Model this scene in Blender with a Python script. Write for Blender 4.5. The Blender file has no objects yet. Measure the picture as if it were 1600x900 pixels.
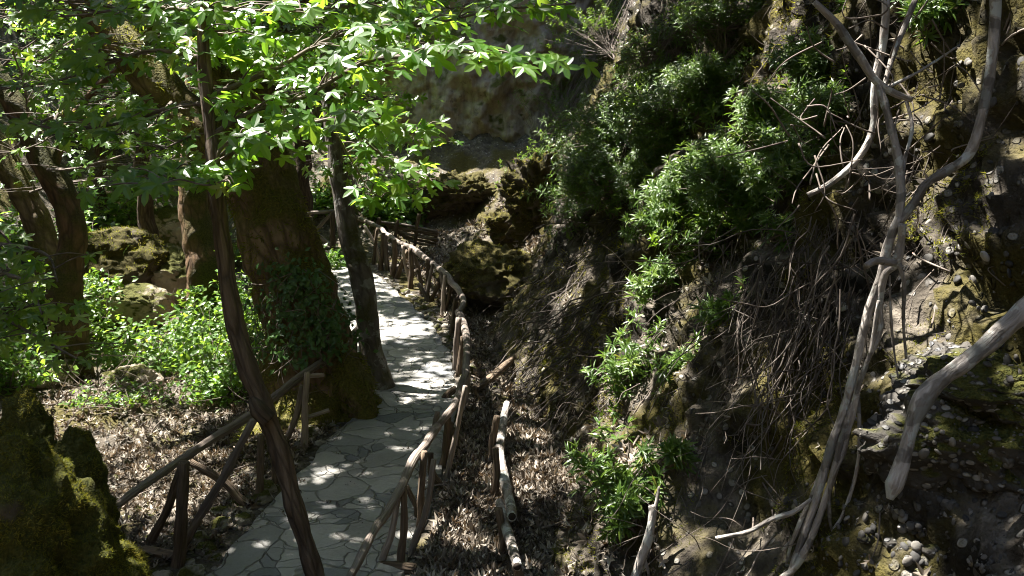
import bpy, math
import numpy as np
PI = math.pi
rng = np.random.default_rng(11)
C = bpy.context.scene.collection
sc = bpy.context.scene

# ------------------------------------------------------------------ camera frame
CAMZ, PITCH, F = 3.0, math.radians(10), 1386.0
CAM = np.array([0, 0, CAMZ])
FW = np.array([0, math.cos(PITCH), -math.sin(PITCH)])
UP = np.array([0, math.sin(PITCH), math.cos(PITCH)])
RT = np.array([1.0, 0, 0])
SUN = np.array([-0.36, 0.22, 0.90]); SUN /= np.linalg.norm(SUN)

def rays(px, py):
    px = np.atleast_1d(np.asarray(px, float)); py = np.atleast_1d(np.asarray(py, float))
    return RT[None]*((px-800)/F)[:, None] + FW[None] + UP[None]*(-(py-450)/F)[:, None]
def P(px, py, d):
    return CAM + rays(px, py)[0]*d
def Ps(lst, d=None):
    """list of (px,py[,depth]) -> world points; a missing depth repeats the last one given"""
    out = []; dd = d
    for q in lst:
        if len(q) > 2: dd = q[2]
        out.append(P(q[0], q[1], dd))
    return np.array(out)

# ------------------------------------------------------------------ noise
def _hash(ix, iy, iz, seed):
    h = (ix.astype(np.int64)*374761393 + iy.astype(np.int64)*668265263 + iz.astype(np.int64)*2147483647 + seed*1274126177) & 0xffffffff
    h = ((h ^ (h >> 13))*1274126177) & 0xffffffff
    h = (h ^ (h >> 16)) & 0xffffff
    return h/float(0xffffff)*2-1
def vnoise(p, seed=0):
    p = np.asarray(p, float); i = np.floor(p).astype(np.int64); f = p-i
    u = f*f*f*(f*(f*6-15)+10); r = 0
    for dx in (0, 1):
        wx = u[..., 0] if dx else 1-u[..., 0]
        for dy in (0, 1):
            wy = u[..., 1] if dy else 1-u[..., 1]
            for dz in (0, 1):
                wz = u[..., 2] if dz else 1-u[..., 2]
                r = r + wx*wy*wz*_hash(i[..., 0]+dx, i[..., 1]+dy, i[..., 2]+dz, seed)
    return r
def fbm(p, oct=4, seed=0, gain=.5):
    p = np.asarray(p, float); a = 1.0; r = 0
    for k in range(oct):
        r = r + a*vnoise(p*2.03**k + 17.3*k, seed+k); a *= gain
    return r
def ss(a, b, x):
    t = np.clip((x-a)/(b-a), 0, 1); return t*t*(3-2*t)

# ------------------------------------------------------------------ mesh building
class MB:
    def __init__(s): s.V = []; s.F = []; s.T = []; s.R = []; s.n = 0
    def add(s, V, Fs, T=None, R=None):
        V = np.asarray(V, float)
        if not isinstance(Fs, (list, tuple)): Fs = [Fs]
        for f in Fs:
            f = np.asarray(f, np.int64)
            if f.size: s.F.append(f+s.n)
        s.V.append(V); s.T.append(np.zeros_like(V) if T is None else np.asarray(T, float))
        s.R.append(np.full(len(V), rng.random() if R is None else R) if np.isscalar(R) or R is None else np.asarray(R, float))
        s.n += len(V); return s
    def mesh(s, name, origin=(0, 0, 0), smooth=True):
        m = bpy.data.meshes.new(name)
        if not s.n: return m
        V = np.concatenate(s.V)-np.asarray(origin, float)
        loops = np.concatenate([f.ravel() for f in s.F])
        sizes = np.concatenate([np.full(len(f), f.shape[1]) for f in s.F])
        m.vertices.add(len(V)); m.vertices.foreach_set('co', V.astype(np.float32).ravel())
        m.loops.add(len(loops)); m.loops.foreach_set('vertex_index', loops.astype(np.int32))
        m.polygons.add(len(sizes))
        st = np.zeros(len(sizes), np.int32); st[1:] = np.cumsum(sizes)[:-1]
        m.polygons.foreach_set('loop_start', st)
        m.polygons.foreach_set('use_smooth', np.full(len(sizes), smooth))
        a = m.attributes.new('tc', 'FLOAT_VECTOR', 'POINT'); a.data.foreach_set('vector', np.concatenate(s.T).astype(np.float32).ravel())
        a = m.attributes.new('rnd', 'FLOAT', 'POINT'); a.data.foreach_set('value', np.concatenate(s.R).astype(np.float32))
        m.update(calc_edges=True); m.validate()
        return m

def thing(name, label, cat, loc=(0, 0, 0), group=None):
    o = bpy.data.objects.new(name, None); C.objects.link(o); o.location = loc
    o.empty_display_size = .1
    o['label'] = label; o['category'] = cat
    if group: o['group'] = group
    return o
def obj(name, mb, mat, parent=None, smooth=True, origin=None, label=None):
    org = (0, 0, 0)
    if parent is not None:
        q = parent; org = np.zeros(3)
        while q is not None: org = org+np.array(q.location); q = q.parent
    elif origin is not None: org = origin
    o = bpy.data.objects.new(name, mb.mesh(name, org, smooth)); C.objects.link(o)
    o.data.materials.append(mat)
    if parent is not None: o.parent = parent
    elif origin is not None: o.location = origin
    if label and parent is not None: o['label'] = label
    return o
def tag(o, label=None, cat=None, group=None, kind=None):
    if label: o['label'] = label
    if cat: o['category'] = cat
    if group: o['group'] = group
    if kind: o['kind'] = kind
    return o

def crom(pts, n):
    pts = np.asarray(pts, float)
    if len(pts) < 3:
        t = np.linspace(0, 1, n)[:, None]; return pts[0]*(1-t)+pts[-1]*t
    q = np.vstack([2*pts[0]-pts[1], pts, 2*pts[-1]-pts[-2]])
    t = np.linspace(0, len(pts)-1-1e-9, n); i = t.astype(int); f = (t-i)[:, None]
    a, b, c, d = q[i], q[i+1], q[i+2], q[i+3]
    return .5*(2*b+(c-a)*f+(2*a-5*b+4*c-d)*f*f+(3*b-a-3*c+d)*f**3)
def tube(mb, pts, rad, sides=8, sub=5, lump=0.0, lumpf=6.0, wob=0.0, cap=True, fr=None, R=None):
    pts = np.asarray(pts, float); k = len(pts)
    n = max(2, (k-1)*sub+1)
    c = crom(pts, n)
    rad = np.atleast_1d(np.asarray(rad, float))
    r = np.interp(np.linspace(0, 1, n), np.linspace(0, 1, len(rad)), rad) if len(rad) > 1 else np.full(n, rad[0])
    seed = int(rng.integers(1e6))
    if wob:
        w = np.stack([vnoise(c*2.2+31*j, seed) for j in (1, 2, 3)], 1)
        c = c + w*wob*np.sin(np.linspace(0, PI, n))[:, None]
    tg = np.gradient(c, axis=0); tg /= np.linalg.norm(tg, axis=1)[:, None]+1e-9
    a0 = np.array([1, 0, 0]) if abs(tg[0, 0]) < .8 else np.array([0, 1.0, 0])
    u = np.zeros((n, 3)); x = np.cross(tg[0], a0); u[0] = x/np.linalg.norm(x)
    for i in range(1, n):
        x = u[i-1]-tg[i]*np.dot(u[i-1], tg[i]); u[i] = x/(np.linalg.norm(x)+1e-9)
    v = np.cross(tg, u)
    L = np.concatenate([[0], np.cumsum(np.linalg.norm(np.diff(c, axis=0), axis=1))])
    an = np.arange(sides)*2*PI/sides
    ca, sa = np.cos(an), np.sin(an)
    dirs = u[:, None]*ca[None, :, None]+v[:, None]*sa[None, :, None]
    rr = np.repeat(r[:, None], sides, 1)
    T = np.stack([r.mean()*ca[None]*np.ones((n, 1)), r.mean()*sa[None]*np.ones((n, 1)), np.repeat(L[:, None], sides, 1)], 2)
    T = T + seed % 97
    if lump:
        q = c[:, None]+dirs*rr[..., None]
        rr = rr*(1+lump*fbm(q*lumpf, 3, seed))
    V = (c[:, None]+dirs*rr[..., None]).reshape(-1, 3)
    i = np.arange(n-1)[:, None]*sides; j = np.arange(sides)[None]; j2 = (j+1) % sides
    Fq = np.stack([i+j, i+j2, i+sides+j2, i+sides+j], 2).reshape(-1, 4)
    fs = [Fq]; T = T.reshape(-1, 3)
    if cap:
        fs.append(np.arange(sides)[::-1][None]); fs.append((np.arange(sides)+(n-1)*sides)[None])
    mb.add(V, fs, T, R)
    return c, r

def frames(nrm, dirv):
    z = nrm/np.linalg.norm(nrm, axis=1)[:, None]
    y = dirv-z*np.sum(dirv*z, 1)[:, None]; y /= np.linalg.norm(y, axis=1)[:, None]+1e-9
    x = np.cross(y, z)
    return np.stack([x, y, z], 2)
def scatter(mb, tmpl, pos, nrm, dirv, size, R=None):
    V0, F0 = tmpl; n = len(pos)
    if n == 0: return mb
    M = frames(np.asarray(nrm, float), np.asarray(dirv, float))
    size = np.broadcast_to(np.asarray(size, float), (n,))
    V = np.einsum('nij,kj->nki', M, V0)*size[:, None, None]+np.asarray(pos)[:, None]
    k = len(V0)
    fs = [(F[None]+(np.arange(n)*k)[:, None, None]).reshape(-1, F.shape[1]) for F in F0]
    T = np.broadcast_to(V0[None], (n, k, 3)).reshape(-1, 3)
    R = rng.random(n) if R is None else R
    mb.add(V.reshape(-1, 3), fs, T, np.repeat(R, k))
    return mb
def rdir(n):
    v = rng.normal(size=(n, 3)); return v/np.linalg.norm(v, axis=1)[:, None]

# ------------------------------------------------------------------ leaf templates
def star(lobed=True, droop=.22, curl=0.0):
    tips = [(-128, .62), (-64, .92), (0, 1.06), (64, .92), (128, .62)]
    pts = [(-165, .16)]
    for i, (a, l) in enumerate(tips):
        if lobed: pts += [(a-21, l*.62), (a-14, l*.80), (a, l*1.05), (a+14, l*.80), (a+21, l*.62)]
        else: pts += [(a, l)]
        if i < 4: pts.append(((a+tips[i+1][0])/2, (.39 if lobed else .36)))
    pts.append((165, .16))
    V = [(0, 0, 0)]+[(r*math.sin(math.radians(a)), r*math.cos(math.radians(a)), 0) for a, r in pts]
    V = np.array(V); r2 = V[:, 0]**2+V[:, 1]**2
    V[:, 2] = -droop*r2 + curl*V[:, 0]**2*1.4+curl*.6*np.abs(V[:, 1])
    V[:, 1] += .22; V *= .55
    n = len(V)-1
    Ff = np.array([(0, i, i+1) for i in range(1, n)])[:, ::-1]
    return V, [Ff]
STAR = star(True); STAR_S = star(False, .15); DEAD = star(False, .1, .75); DEAD2 = star(True, -.35, .5)
LANCE = (np.array([(0, 0, 0), (-.085, .3, .03), (0, .34, .0), (.085, .3, .03), (-.08, .62, .0), (0, .66, -.03), (.08, .62, .0), (0, 1, -.12)]),
         [np.array([(0, 2, 1), (0, 3, 2), (4, 5, 7), (5, 6, 7)]), np.array([(1, 2, 5, 4), (2, 3, 6, 5)])])
OVAL = (np.array([(0, 0, 0), (-.28, .4, .06), (0, .45, 0), (.28, .4, .06), (0, 1, -.1)]), [np.array([(0, 2, 1), (0, 3, 2), (1, 2, 4), (2, 3, 4)])])
BLADE = (np.array([(-.09, 0, 0), (.09, 0, 0), (.03, .6, .12), (0, 1.0, .32)]), [np.array([(0, 1, 2), (0, 2, 3)])])

def ico(sub):
    t = (1+5**.5)/2
    V = [(-1, t, 0), (1, t, 0), (-1, -t, 0), (1, -t, 0), (0, -1, t), (0, 1, t), (0, -1, -t), (0, 1, -t), (t, 0, -1), (t, 0, 1), (-t, 0, -1), (-t, 0, 1)]
    Fc = [(0, 11, 5), (0, 5, 1), (0, 1, 7), (0, 7, 10), (0, 10, 11), (1, 5, 9), (5, 11, 4), (11, 10, 2), (10, 7, 6), (7, 1, 8), (3, 9, 4), (3, 4, 2), (3, 2, 6), (3, 6, 8), (3, 8, 9), (4, 9, 5), (2, 4, 11), (6, 2, 10), (8, 6, 7), (9, 8, 1)]
    V = [np.array(v)/np.linalg.norm(v) for v in V]
    for _ in range(sub):
        cache = {}; nf = []
        def mid(a, b):
            k = (min(a, b), max(a, b))
            if k not in cache:
                m = V[a]+V[b]; V.append(m/np.linalg.norm(m)); cache[k] = len(V)-1
            return cache[k]
        for a, b, c in Fc:
            ab, bc, ca = mid(a, b), mid(b, c), mid(c, a)
            nf += [(a, ab, ca), (b, bc, ab), (c, ca, bc), (ab, bc, ca)]
        Fc = nf
    return np.array(V), np.array(Fc)
ICO1, ICO2, ICO3, ICO5 = ico(1), ico(2), ico(3), ico(5)
def rotz(V, a):
    c, s = math.cos(a), math.sin(a)
    return V@np.array([[c, s, 0], [-s, c, 0], [0, 0, 1]])
def rock(mb, c, rad, seed, amp=.22, freq=1.3, rot=0.0, base=ICO5, facet=.0, fine=.03):
    V, Fc = base; rad = np.asarray(rad, float)
    d = V*(1+amp*fbm(V*freq+seed*7.7, 4, seed))[:, None]
    if facet:
        for k in range(7):
            r = np.random.default_rng(seed*31+k); n = r.normal(size=3); n /= np.linalg.norm(n); h = .62+.25*r.random()
            e = np.maximum(d@n-h, 0); d = d-np.outer(e*facet, n)
    W = rotz(d*rad, rot)+np.asarray(c)
    if fine: W = W+V*(fine*fbm(W*9, 3, seed+5))[:, None]
    mb.add(W, Fc, V+seed, None)
    return W, Fc
def surf_samples(W, Fc, n, up=-2.0):
    a, b, c = W[Fc[:, 0]], W[Fc[:, 1]], W[Fc[:, 2]]
    N = np.cross(b-a, c-a); A = np.linalg.norm(N, axis=1); N = N/(A[:, None]+1e-12)
    w = A*(N[:, 2] > up)
    i = rng.choice(len(Fc), n, p=w/w.sum())
    u = rng.random((n, 2)); m = u.sum(1) > 1; u[m] = 1-u[m]
    return a[i]+(b-a)[i]*u[:, :1]+(c-a)[i]*u[:, 1:], N[i]

# ------------------------------------------------------------------ path, terrain
def zp(Y): return .05*np.maximum(np.asarray(Y, float)-14, 0)
def on_path(px, py, off=0.0):
    r = rays(px, py)[0]
    d = (CAMZ-off)/(-r[2])
    for _ in range(30):
        d = .5*d+.5*(CAMZ-off-zp(r[1]*d))/(-r[2])
    return CAM+r*d
Lpx = [(60, 965), (220, 925), (340, 893), (400, 812), (458, 750), (515, 690), (552, 650), (572, 610), (560, 560), (548, 520), (532, 480), (514, 445), (502, 425), (488, 408), (465, 398), (420, 392)]
Rpx = [(330, 1010), (520, 950), (625, 905), (655, 845), (674, 780), (690, 720), (704, 670), (713, 610), (706, 570), (690, 530), (666, 500), (640, 474), (606, 446), (582, 426), (540, 408), (470, 386)]
PL = np.array([on_path(*q) for q in Lpx]); PR = np.array([on_path(*q) for q in Rpx])
NP = 150
PLs, PRs = crom(PL, NP), crom(PR, NP)
PC = (PLs+PRs)/2; PW = np.linalg.norm(PLs-PRs, axis=1)/2
def path_dist(X, Y):
    """distance outside of the path's edge (negative on the path) and signed side (+ right)"""
    X = np.asarray(X, float); Y = np.asarray(Y, float); best = np.full(X.shape, 1e9); side = np.zeros(X.shape)
    for i in range(0, NP-1, 3):
        j = min(i+3, NP-1)
        a = PC[i, :2]; b = PC[j, :2]; ab = b-a; L2 = ab@ab
        t = np.clip(((X-a[0])*ab[0]+(Y-a[1])*ab[1])/L2, 0, 1)
        dx = X-a[0]-t*ab[0]; dy = Y-a[1]-t*ab[1]
        d = np.hypot(dx, dy)-(PW[i]*(1-t)+PW[j]*t)
        m = d < best; best = np.where(m, d, best)
        side = np.where(m, np.sign(ab[1]*dx-ab[0]*dy), side)
    return best, side
FY = [-20, 0, 2, 4, 5.5, 7.6, 10.8, 15, 17.5, 21, 26, 40]
FX = [3.2, 1.7, 1.25, .75, .42, .5, .2, -.45, -.1, .6, 1.2, 2.0]
def foot(Y): return np.interp(Y, FY, FX)
def height(X, Y):
    q = np.stack([X, Y, 0*X], -1)
    n1 = fbm(q*.55, 3, 3); n2 = fbm(q*1.7+5, 4, 9); n3 = fbm(q*6.5, 3, 21)
    pd, side = path_dist(X, Y)
    b = zp(Y)
    s = X-foot(Y)-.18*n1-.10*n2
    sp = np.maximum(s, 0)
    bank = 1.25*sp+.24*sp**2
    bank = np.where(sp > 4.2, 1.25*4.2+.24*4.2**2+(sp-4.2)*.9, bank)
    # horizontal ribs and ledges of the bank
    bank = bank+ss(.1, 1.0, sp)*(.30*n2+.07*n3+.20*np.sin(bank*2.6+2.2*n1+Y*.5)*ss(.3, 1.2, sp))
    off = ss(.05, .9, pd)
    right = np.where(side > 0, -.10*ss(.1, .8, pd)*(1-ss(0, .5, sp)), 0)
    left = np.where(side <= 0, -.42*ss(.15, 2.2, pd), 0)
    z = b+right+left+bank+off*(1-ss(0, .4, sp))*(.10*n2+.035*n3)-.03*(1-ss(-.1, .05, pd))
    L = np.maximum(-6.6-X+.9*n1, 0)*(1-ss(8, 1, Y)*.0)
    z = z+.62*L+.018*L**2*(L < 25)
    Bk = np.maximum(Y-20.5+1.1*n1+.25*np.maximum(X+4, 0), 0)
    z = z+.34*Bk+.012*np.minimum(Bk, 30)**2
    Nn = np.maximum(.8-Y, 0)
    z = z+.42*Nn  # unseen slope behind the viewer, raised to block low skylight
    return z
def axis(segs):
    out = []
    for a, b, s in segs: out.append(np.arange(a, b-1e-6, s))
    return np.concatenate(out+[[segs[-1][1]]])
GX = axis([(-150, -40, 10), (-40, -14, 1.0), (-14, -6, .3), (-6, -3, .10), (-3, 0, .05), (0, 3.2, .021), (3.2, 7, .08), (7, 14, .5), (14, 40, 2), (40, 150, 10)])
GY = axis([(-60, -8, 4), (-8, 1.5, .5), (1.5, 9, .042), (9, 20, .08), (20, 30, .2), (30, 60, 1), (60, 160, 8)])
gx, gy = np.meshgrid(GX, GY)
GZ = height(gx, gy)
# the hollow under the rock ledge at the right
def dig(cx, cy, rx, ry, dep):
    global GZ
    GZ = GZ-dep*np.exp(-((gx-cx)/rx)**2-((gy-cy)/ry)**2)
def H(x, y):
    x = np.asarray(x, float); y = np.asarray(y, float)
    i = np.clip(np.searchsorted(GX, x)-1, 0, len(GX)-2); j = np.clip(np.searchsorted(GY, y)-1, 0, len(GY)-2)
    u = np.clip((x-GX[i])/(GX[i+1]-GX[i]), 0, 1); v = np.clip((y-GY[j])/(GY[j+1]-GY[j]), 0, 1)
    return (GZ[j, i]*(1-u)+GZ[j, i+1]*u)*(1-v)+(GZ[j+1, i]*(1-u)+GZ[j+1, i+1]*u)*v
def crag(p, n=None):
    """rough relief of the bank along its normal"""
    if n is None: n = Hn(p[:, 0], p[:, 1])
    k = ss(.25, .7, 1-n[:, 2])*ss(6.5, 4.5, p[:, 0])
    a = fbm(p*[2.4, 2.4, 4.0], 3, 51); b = fbm(p*[6, 6, 11], 3, 52)
    return p+n*(k*(.12*a+.055*b+.05*(np.abs(a) < .12)))[:, None]
def Hn(x, y, e=.06):
    dx = (H(x+e, y)-H(x-e, y))/(2*e); dy = (H(x, y+e)-H(x, y-e))/(2*e)
    n = np.stack([-dx, -dy, np.ones_like(dx)], -1); return n/np.linalg.norm(n, axis=-1)[..., None]
DS = np.concatenate([np.arange(1.2, 14, .04), np.arange(14, 60, .15)])
def hitd(px, py, off=0.0):
    R = rays(px, py); out = np.zeros(len(R))
    for k in range(0, len(R), 500):
        r = R[k:k+500]
        X = r[:, 0:1]*DS; Y = r[:, 1:2]*DS; Z = CAMZ+r[:, 2:3]*DS
        below = Z < H(X, Y)+off
        i = np.argmax(below, 1); i[~below.any(1)] = len(DS)-1
        out[k:k+500] = DS[i]
    return out
def hit(px, py, off=0.0, back=0.0):
    return CAM+rays(px, py)[0]*(hitd(px, py, off)[0]-back)
def hits(px, py, off=0.0, back=0.0):
    return CAM+rays(px, py)*(hitd(px, py, off)-back)[:, None]
_c = hit(1560, 790); dig(_c[0]+.25, _c[1]+.05, .5, .45, .55)
_c = hit(1170, 720); dig(_c[0]+.1, _c[1], .45, .7, .45)
_c = hit(1240, 500); dig(_c[0]+.3, _c[1]+.1, .5, .75, 1.0)

# ------------------------------------------------------------------ materials
def mat(name):
    m = bpy.data.materials.new(name); m.use_nodes = True; nt = m.node_tree; nt.nodes.clear(); return m, nt
def nd(nt, t, ins=None, **kw):
    n = nt.nodes.new(t)
    for k, v in kw.items(): setattr(n, k, v)
    if ins:
        for k, v in ins.items():
            s = n.inputs[k]
            if isinstance(v, bpy.types.NodeSocket): nt.links.new(v, s)
            else: s.default_value = v
    return n
def ramp(nt, fac, stops, interp='LINEAR'):
    r = nd(nt, 'ShaderNodeValToRGB', {0: fac}); r.color_ramp.interpolation = interp
    e = r.color_ramp.elements
    while len(e) < len(stops): e.new(.5)
    for x, (p, c) in zip(e, stops):
        x.position = p; x.color = (*c, 1) if len(c) == 3 else c
    return r.outputs[0]
def mix(nt, f, a, b, mode='MIX'):
    n = nd(nt, 'ShaderNodeMix', data_type='RGBA', blend_type=mode)
    for i, v in ((0, f), (6, a), (7, b)):
        if isinstance(v, bpy.types.NodeSocket): nt.links.new(v, n.inputs[i])
        else: n.inputs[i].default_value = (*v, 1) if isinstance(v, tuple) and len(v) == 3 else v
    return n.outputs[2]
def noise(nt, vec, scale, detail=4, rough=.55, dist=0.0):
    return nd(nt, 'ShaderNodeTexNoise', {'Vector': vec, 'Scale': scale, 'Detail': detail, 'Roughness': rough, 'Distortion': dist}).outputs[0]
def math_(nt, op, a, b=0.0, c=0.0):
    return nd(nt, 'ShaderNodeMath', {0: a, 1: b, 2: c}, operation=op).outputs[0]
def mapr(nt, v, a, b, c=0.0, d=1.0):
    return nd(nt, 'ShaderNodeMapRange', {0: v, 1: a, 2: b, 3: c, 4: d}).outputs[0]
def attr(nt, name): return nd(nt, 'ShaderNodeAttribute', attribute_name=name)
def bump(nt, h, s=.5, d=.02): return nd(nt, 'ShaderNodeBump', {'Height': h, 'Strength': s, 'Distance': d}).outputs[0]
def out(nt, sh):
    o = nd(nt, 'ShaderNodeOutputMaterial'); nt.links.new(sh, o.inputs[0])
def princ(nt, col, rough=.8, spec=.3, nrm=None):
    p = nd(nt, 'ShaderNodeBsdfPrincipled', {'Roughness': rough, 'Specular IOR Level': spec})
    if isinstance(col, bpy.types.NodeSocket): nt.links.new(col, p.inputs[0])
    else: p.inputs[0].default_value = (*col, 1)
    if nrm is not None: nt.links.new(nrm, p.inputs['Normal'])
    return p.outputs[0]
def geo_pos(nt): return nd(nt, 'ShaderNodeNewGeometry')

def leaf_mat(name, stops, tcol, tf=.4, rough=.38, spec=.5):
    m, nt = mat(name)
    rnd = attr(nt, 'rnd').outputs['Fac']
    c = ramp(nt, rnd, stops)
    tcv = attr(nt, 'tc').outputs['Vector']
    c = mix(nt, .35, c, mix(nt, noise(nt, tcv, 9, 3), (.6, .6, .6), (1.3, 1.3, 1.2)), 'MULTIPLY')
    p = princ(nt, c, rough, spec)
    t = nd(nt, 'ShaderNodeBsdfTranslucent')
    tc = mix(nt, rnd, tcol[0], tcol[1]); nt.links.new(tc, t.inputs[0])
    ms = nd(nt, 'ShaderNodeMixShader', {0: tf, 1: p, 2: t.outputs[0]})
    out(nt, ms.outputs[0]); return m
M_GUM = leaf_mat('gum_leaf', [(0, (.035, .095, .012)), (.5, (.06, .145, .02)), (.97, (.11, .20, .035)), (1, (.22, .19, .05))], ((.22, .44, .025), (.46, .66, .06)), .52, .33, .6)
M_CANOPY = leaf_mat('canopy_leaf', [(0, (.045, .066, .036)), (1, (.08, .105, .06))], ((.11, .15, .08), (.16, .21, .11)), .16, .45)
M_OLE = leaf_mat('lance_leaf', [(0, (.026, .06, .009)), (.6, (.055, .105, .014)), (.94, (.11, .165, .02)), (1, (.22, .17, .03))], ((.14, .28, .02), (.28, .42, .04)), .3, .36, .4)
M_SHRUB = leaf_mat('understorey_leaf', [(0, (.04, .095, .018)), (.6, (.07, .145, .026)), (1, (.13, .21, .035))], ((.20, .38, .03), (.36, .52, .05)), .4, .38)
M_IVY = leaf_mat('ivy_leaf', [(0, (.025, .075, .018)), (1, (.07, .145, .035))], ((.06, .16, .03), (.10, .22, .03)), .2, .35)
M_MOSS = leaf_mat('moss_blade', [(0, (.04, .052, .008)), (.45, (.12, .14, .016)), (.75, (.18, .18, .022)), (1, (.28, .23, .045))], ((.2, .22, .02), (.34, .30, .04)), .42, .7, .2)
M_DEAD = leaf_mat('dead_leaf', [(0, (.04, .032, .025)), (.4, (.115, .094, .075)), (.75, (.23, .195, .16)), (1, (.42, .38, .33))], ((.10, .06, .03), (.22, .15, .08)), .15, .7, .25)

def bark_mat(name, stops, scale=(26, 26, 5), moss=0.0, mosscol=((.03, .035, .008), (.085, .08, .016)), bs=.7, rough=.85, lichen=0.0, crack=1.0):
    m, nt = mat(name)
    tc = attr(nt, 'tc').outputs['Vector']
    mp = nd(nt, 'ShaderNodeMapping', {'Vector': tc, 'Scale': scale}).outputs[0]
    n1 = noise(nt, mp, 1.0, 6, .6, .6)
    vo = nd(nt, 'ShaderNodeTexVoronoi', {'Vector': mp, 'Scale': .9, 'Randomness': 1.0}, feature='DISTANCE_TO_EDGE').outputs[0]
    cr = mapr(nt, vo, 0, .16, 0, 1)
    n2 = noise(nt, tc, 2.3, 3)
    h = math_(nt, 'ADD', math_(nt, 'MULTIPLY', cr, .45*crack), n1)
    c = ramp(nt, n1, stops)
    c = mix(nt, mapr(nt, n2, .35, .7, 0, .55), c, mix(nt, 1.0, c, (.45, .42, .40), 'MULTIPLY'))
    if crack: c = mix(nt, math_(nt, 'MULTIPLY', math_(nt, 'SUBTRACT', 1.0, cr), .55*crack), c, (.02, .016, .012))
    g = geo_pos(nt)
    rnd = attr(nt, 'rnd').outputs['Fac']
    c = mix(nt, .6, c, mix(nt, rnd, (.6, .55, .5), (1.35, 1.32, 1.3)), 'MULTIPLY')
    if lichen:
        l = noise(nt, tc, 7.0, 4, .6)
        c = mix(nt, mapr(nt, l, .54, .57, 0, lichen), c, (.42, .44, .42))
        l2 = noise(nt, tc, 4.0, 3, .6, .5)
        c = mix(nt, mapr(nt, l2, .54, .56, 0, lichen*.8), c, (.05, .045, .04))
    if moss:
        mn = noise(nt, g.outputs['Position'], 1.7, 5, .6)
        z = nd(nt, 'ShaderNodeSeparateXYZ', {0: g.outputs['Normal']}).outputs[2]
        f = mapr(nt, math_(nt, 'ADD', mn, math_(nt, 'MULTIPLY', z, .25)), .62-moss*.35, .78-moss*.35, 0, 1)
        mf = noise(nt, g.outputs['Position'], 42, 3)
        c = mix(nt, f, c, mix(nt, mapr(nt, mf, .3, .7), mosscol[0], mosscol[1]))
        h = math_(nt, 'ADD', h, math_(nt, 'MULTIPLY', f, math_(nt, 'MULTIPLY', mf, 1.2)))
    out(nt, princ(nt, c, rough, .25, bump(nt, h, bs, .03))); return m
M_BARK = bark_mat('brown_bark', [(.25, (.05, .035, .024)), (.5, (.11, .082, .058)), (.75, (.19, .15, .11))], (24, 24, 4))
M_BARKMOSS = bark_mat('mossy_bark', [(.25, (.09, .062, .04)), (.5, (.20, .142, .094)), (.75, (.33, .25, .18))], (9, 9, 3), .5, ((.045, .045, .010), (.13, .11, .022)))
M_BARKRED = bark_mat('brown_mossy_bark', [(.25, (.06, .036, .02)), (.5, (.15, .092, .052)), (.75, (.25, .17, .10))], (9, 9, 3), .35)
M_BARKGREY = bark_mat('grey_bark', [(.25, (.10, .085, .075)), (.5, (.19, .17, .155)), (.75, (.30, .28, .26))], (14, 14, 4), .12, lichen=.35, crack=.6)
M_WOOD = bark_mat('weathered_wood', [(.25, (.085, .07, .06)), (.5, (.20, .17, .15)), (.75, (.33, .295, .265))], (40, 40, 2.2), bs=.5, crack=.4)
M_WOODBR = bark_mat('brown_wood', [(.25, (.06, .045, .032)), (.5, (.14, .105, .075)), (.75, (.24, .19, .14))], (34, 34, 3), bs=.6, crack=.7)
M_WOODPALE = bark_mat('pale_wood', [(.25, (.16, .13, .11)), (.5, (.36, .31, .27)), (.75, (.50, .44, .39))], (36, 36, 2.5), bs=.5, crack=.4)
M_STEM = bark_mat('pale_stem_bark', [(.25, (.15, .135, .125)), (.5, (.34, .315, .295)), (.75, (.52, .49, .465))], (40, 40, 9), lichen=.75, crack=.25)
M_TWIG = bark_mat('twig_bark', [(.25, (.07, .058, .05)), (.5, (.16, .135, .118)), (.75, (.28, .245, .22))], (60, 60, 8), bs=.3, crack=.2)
M_SAWN = (lambda: (lambda m, nt: (out(nt, princ(nt, (.03, .024, .02), .9, .1)), m)[1])(*mat('dark_cut_end')))()

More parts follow.
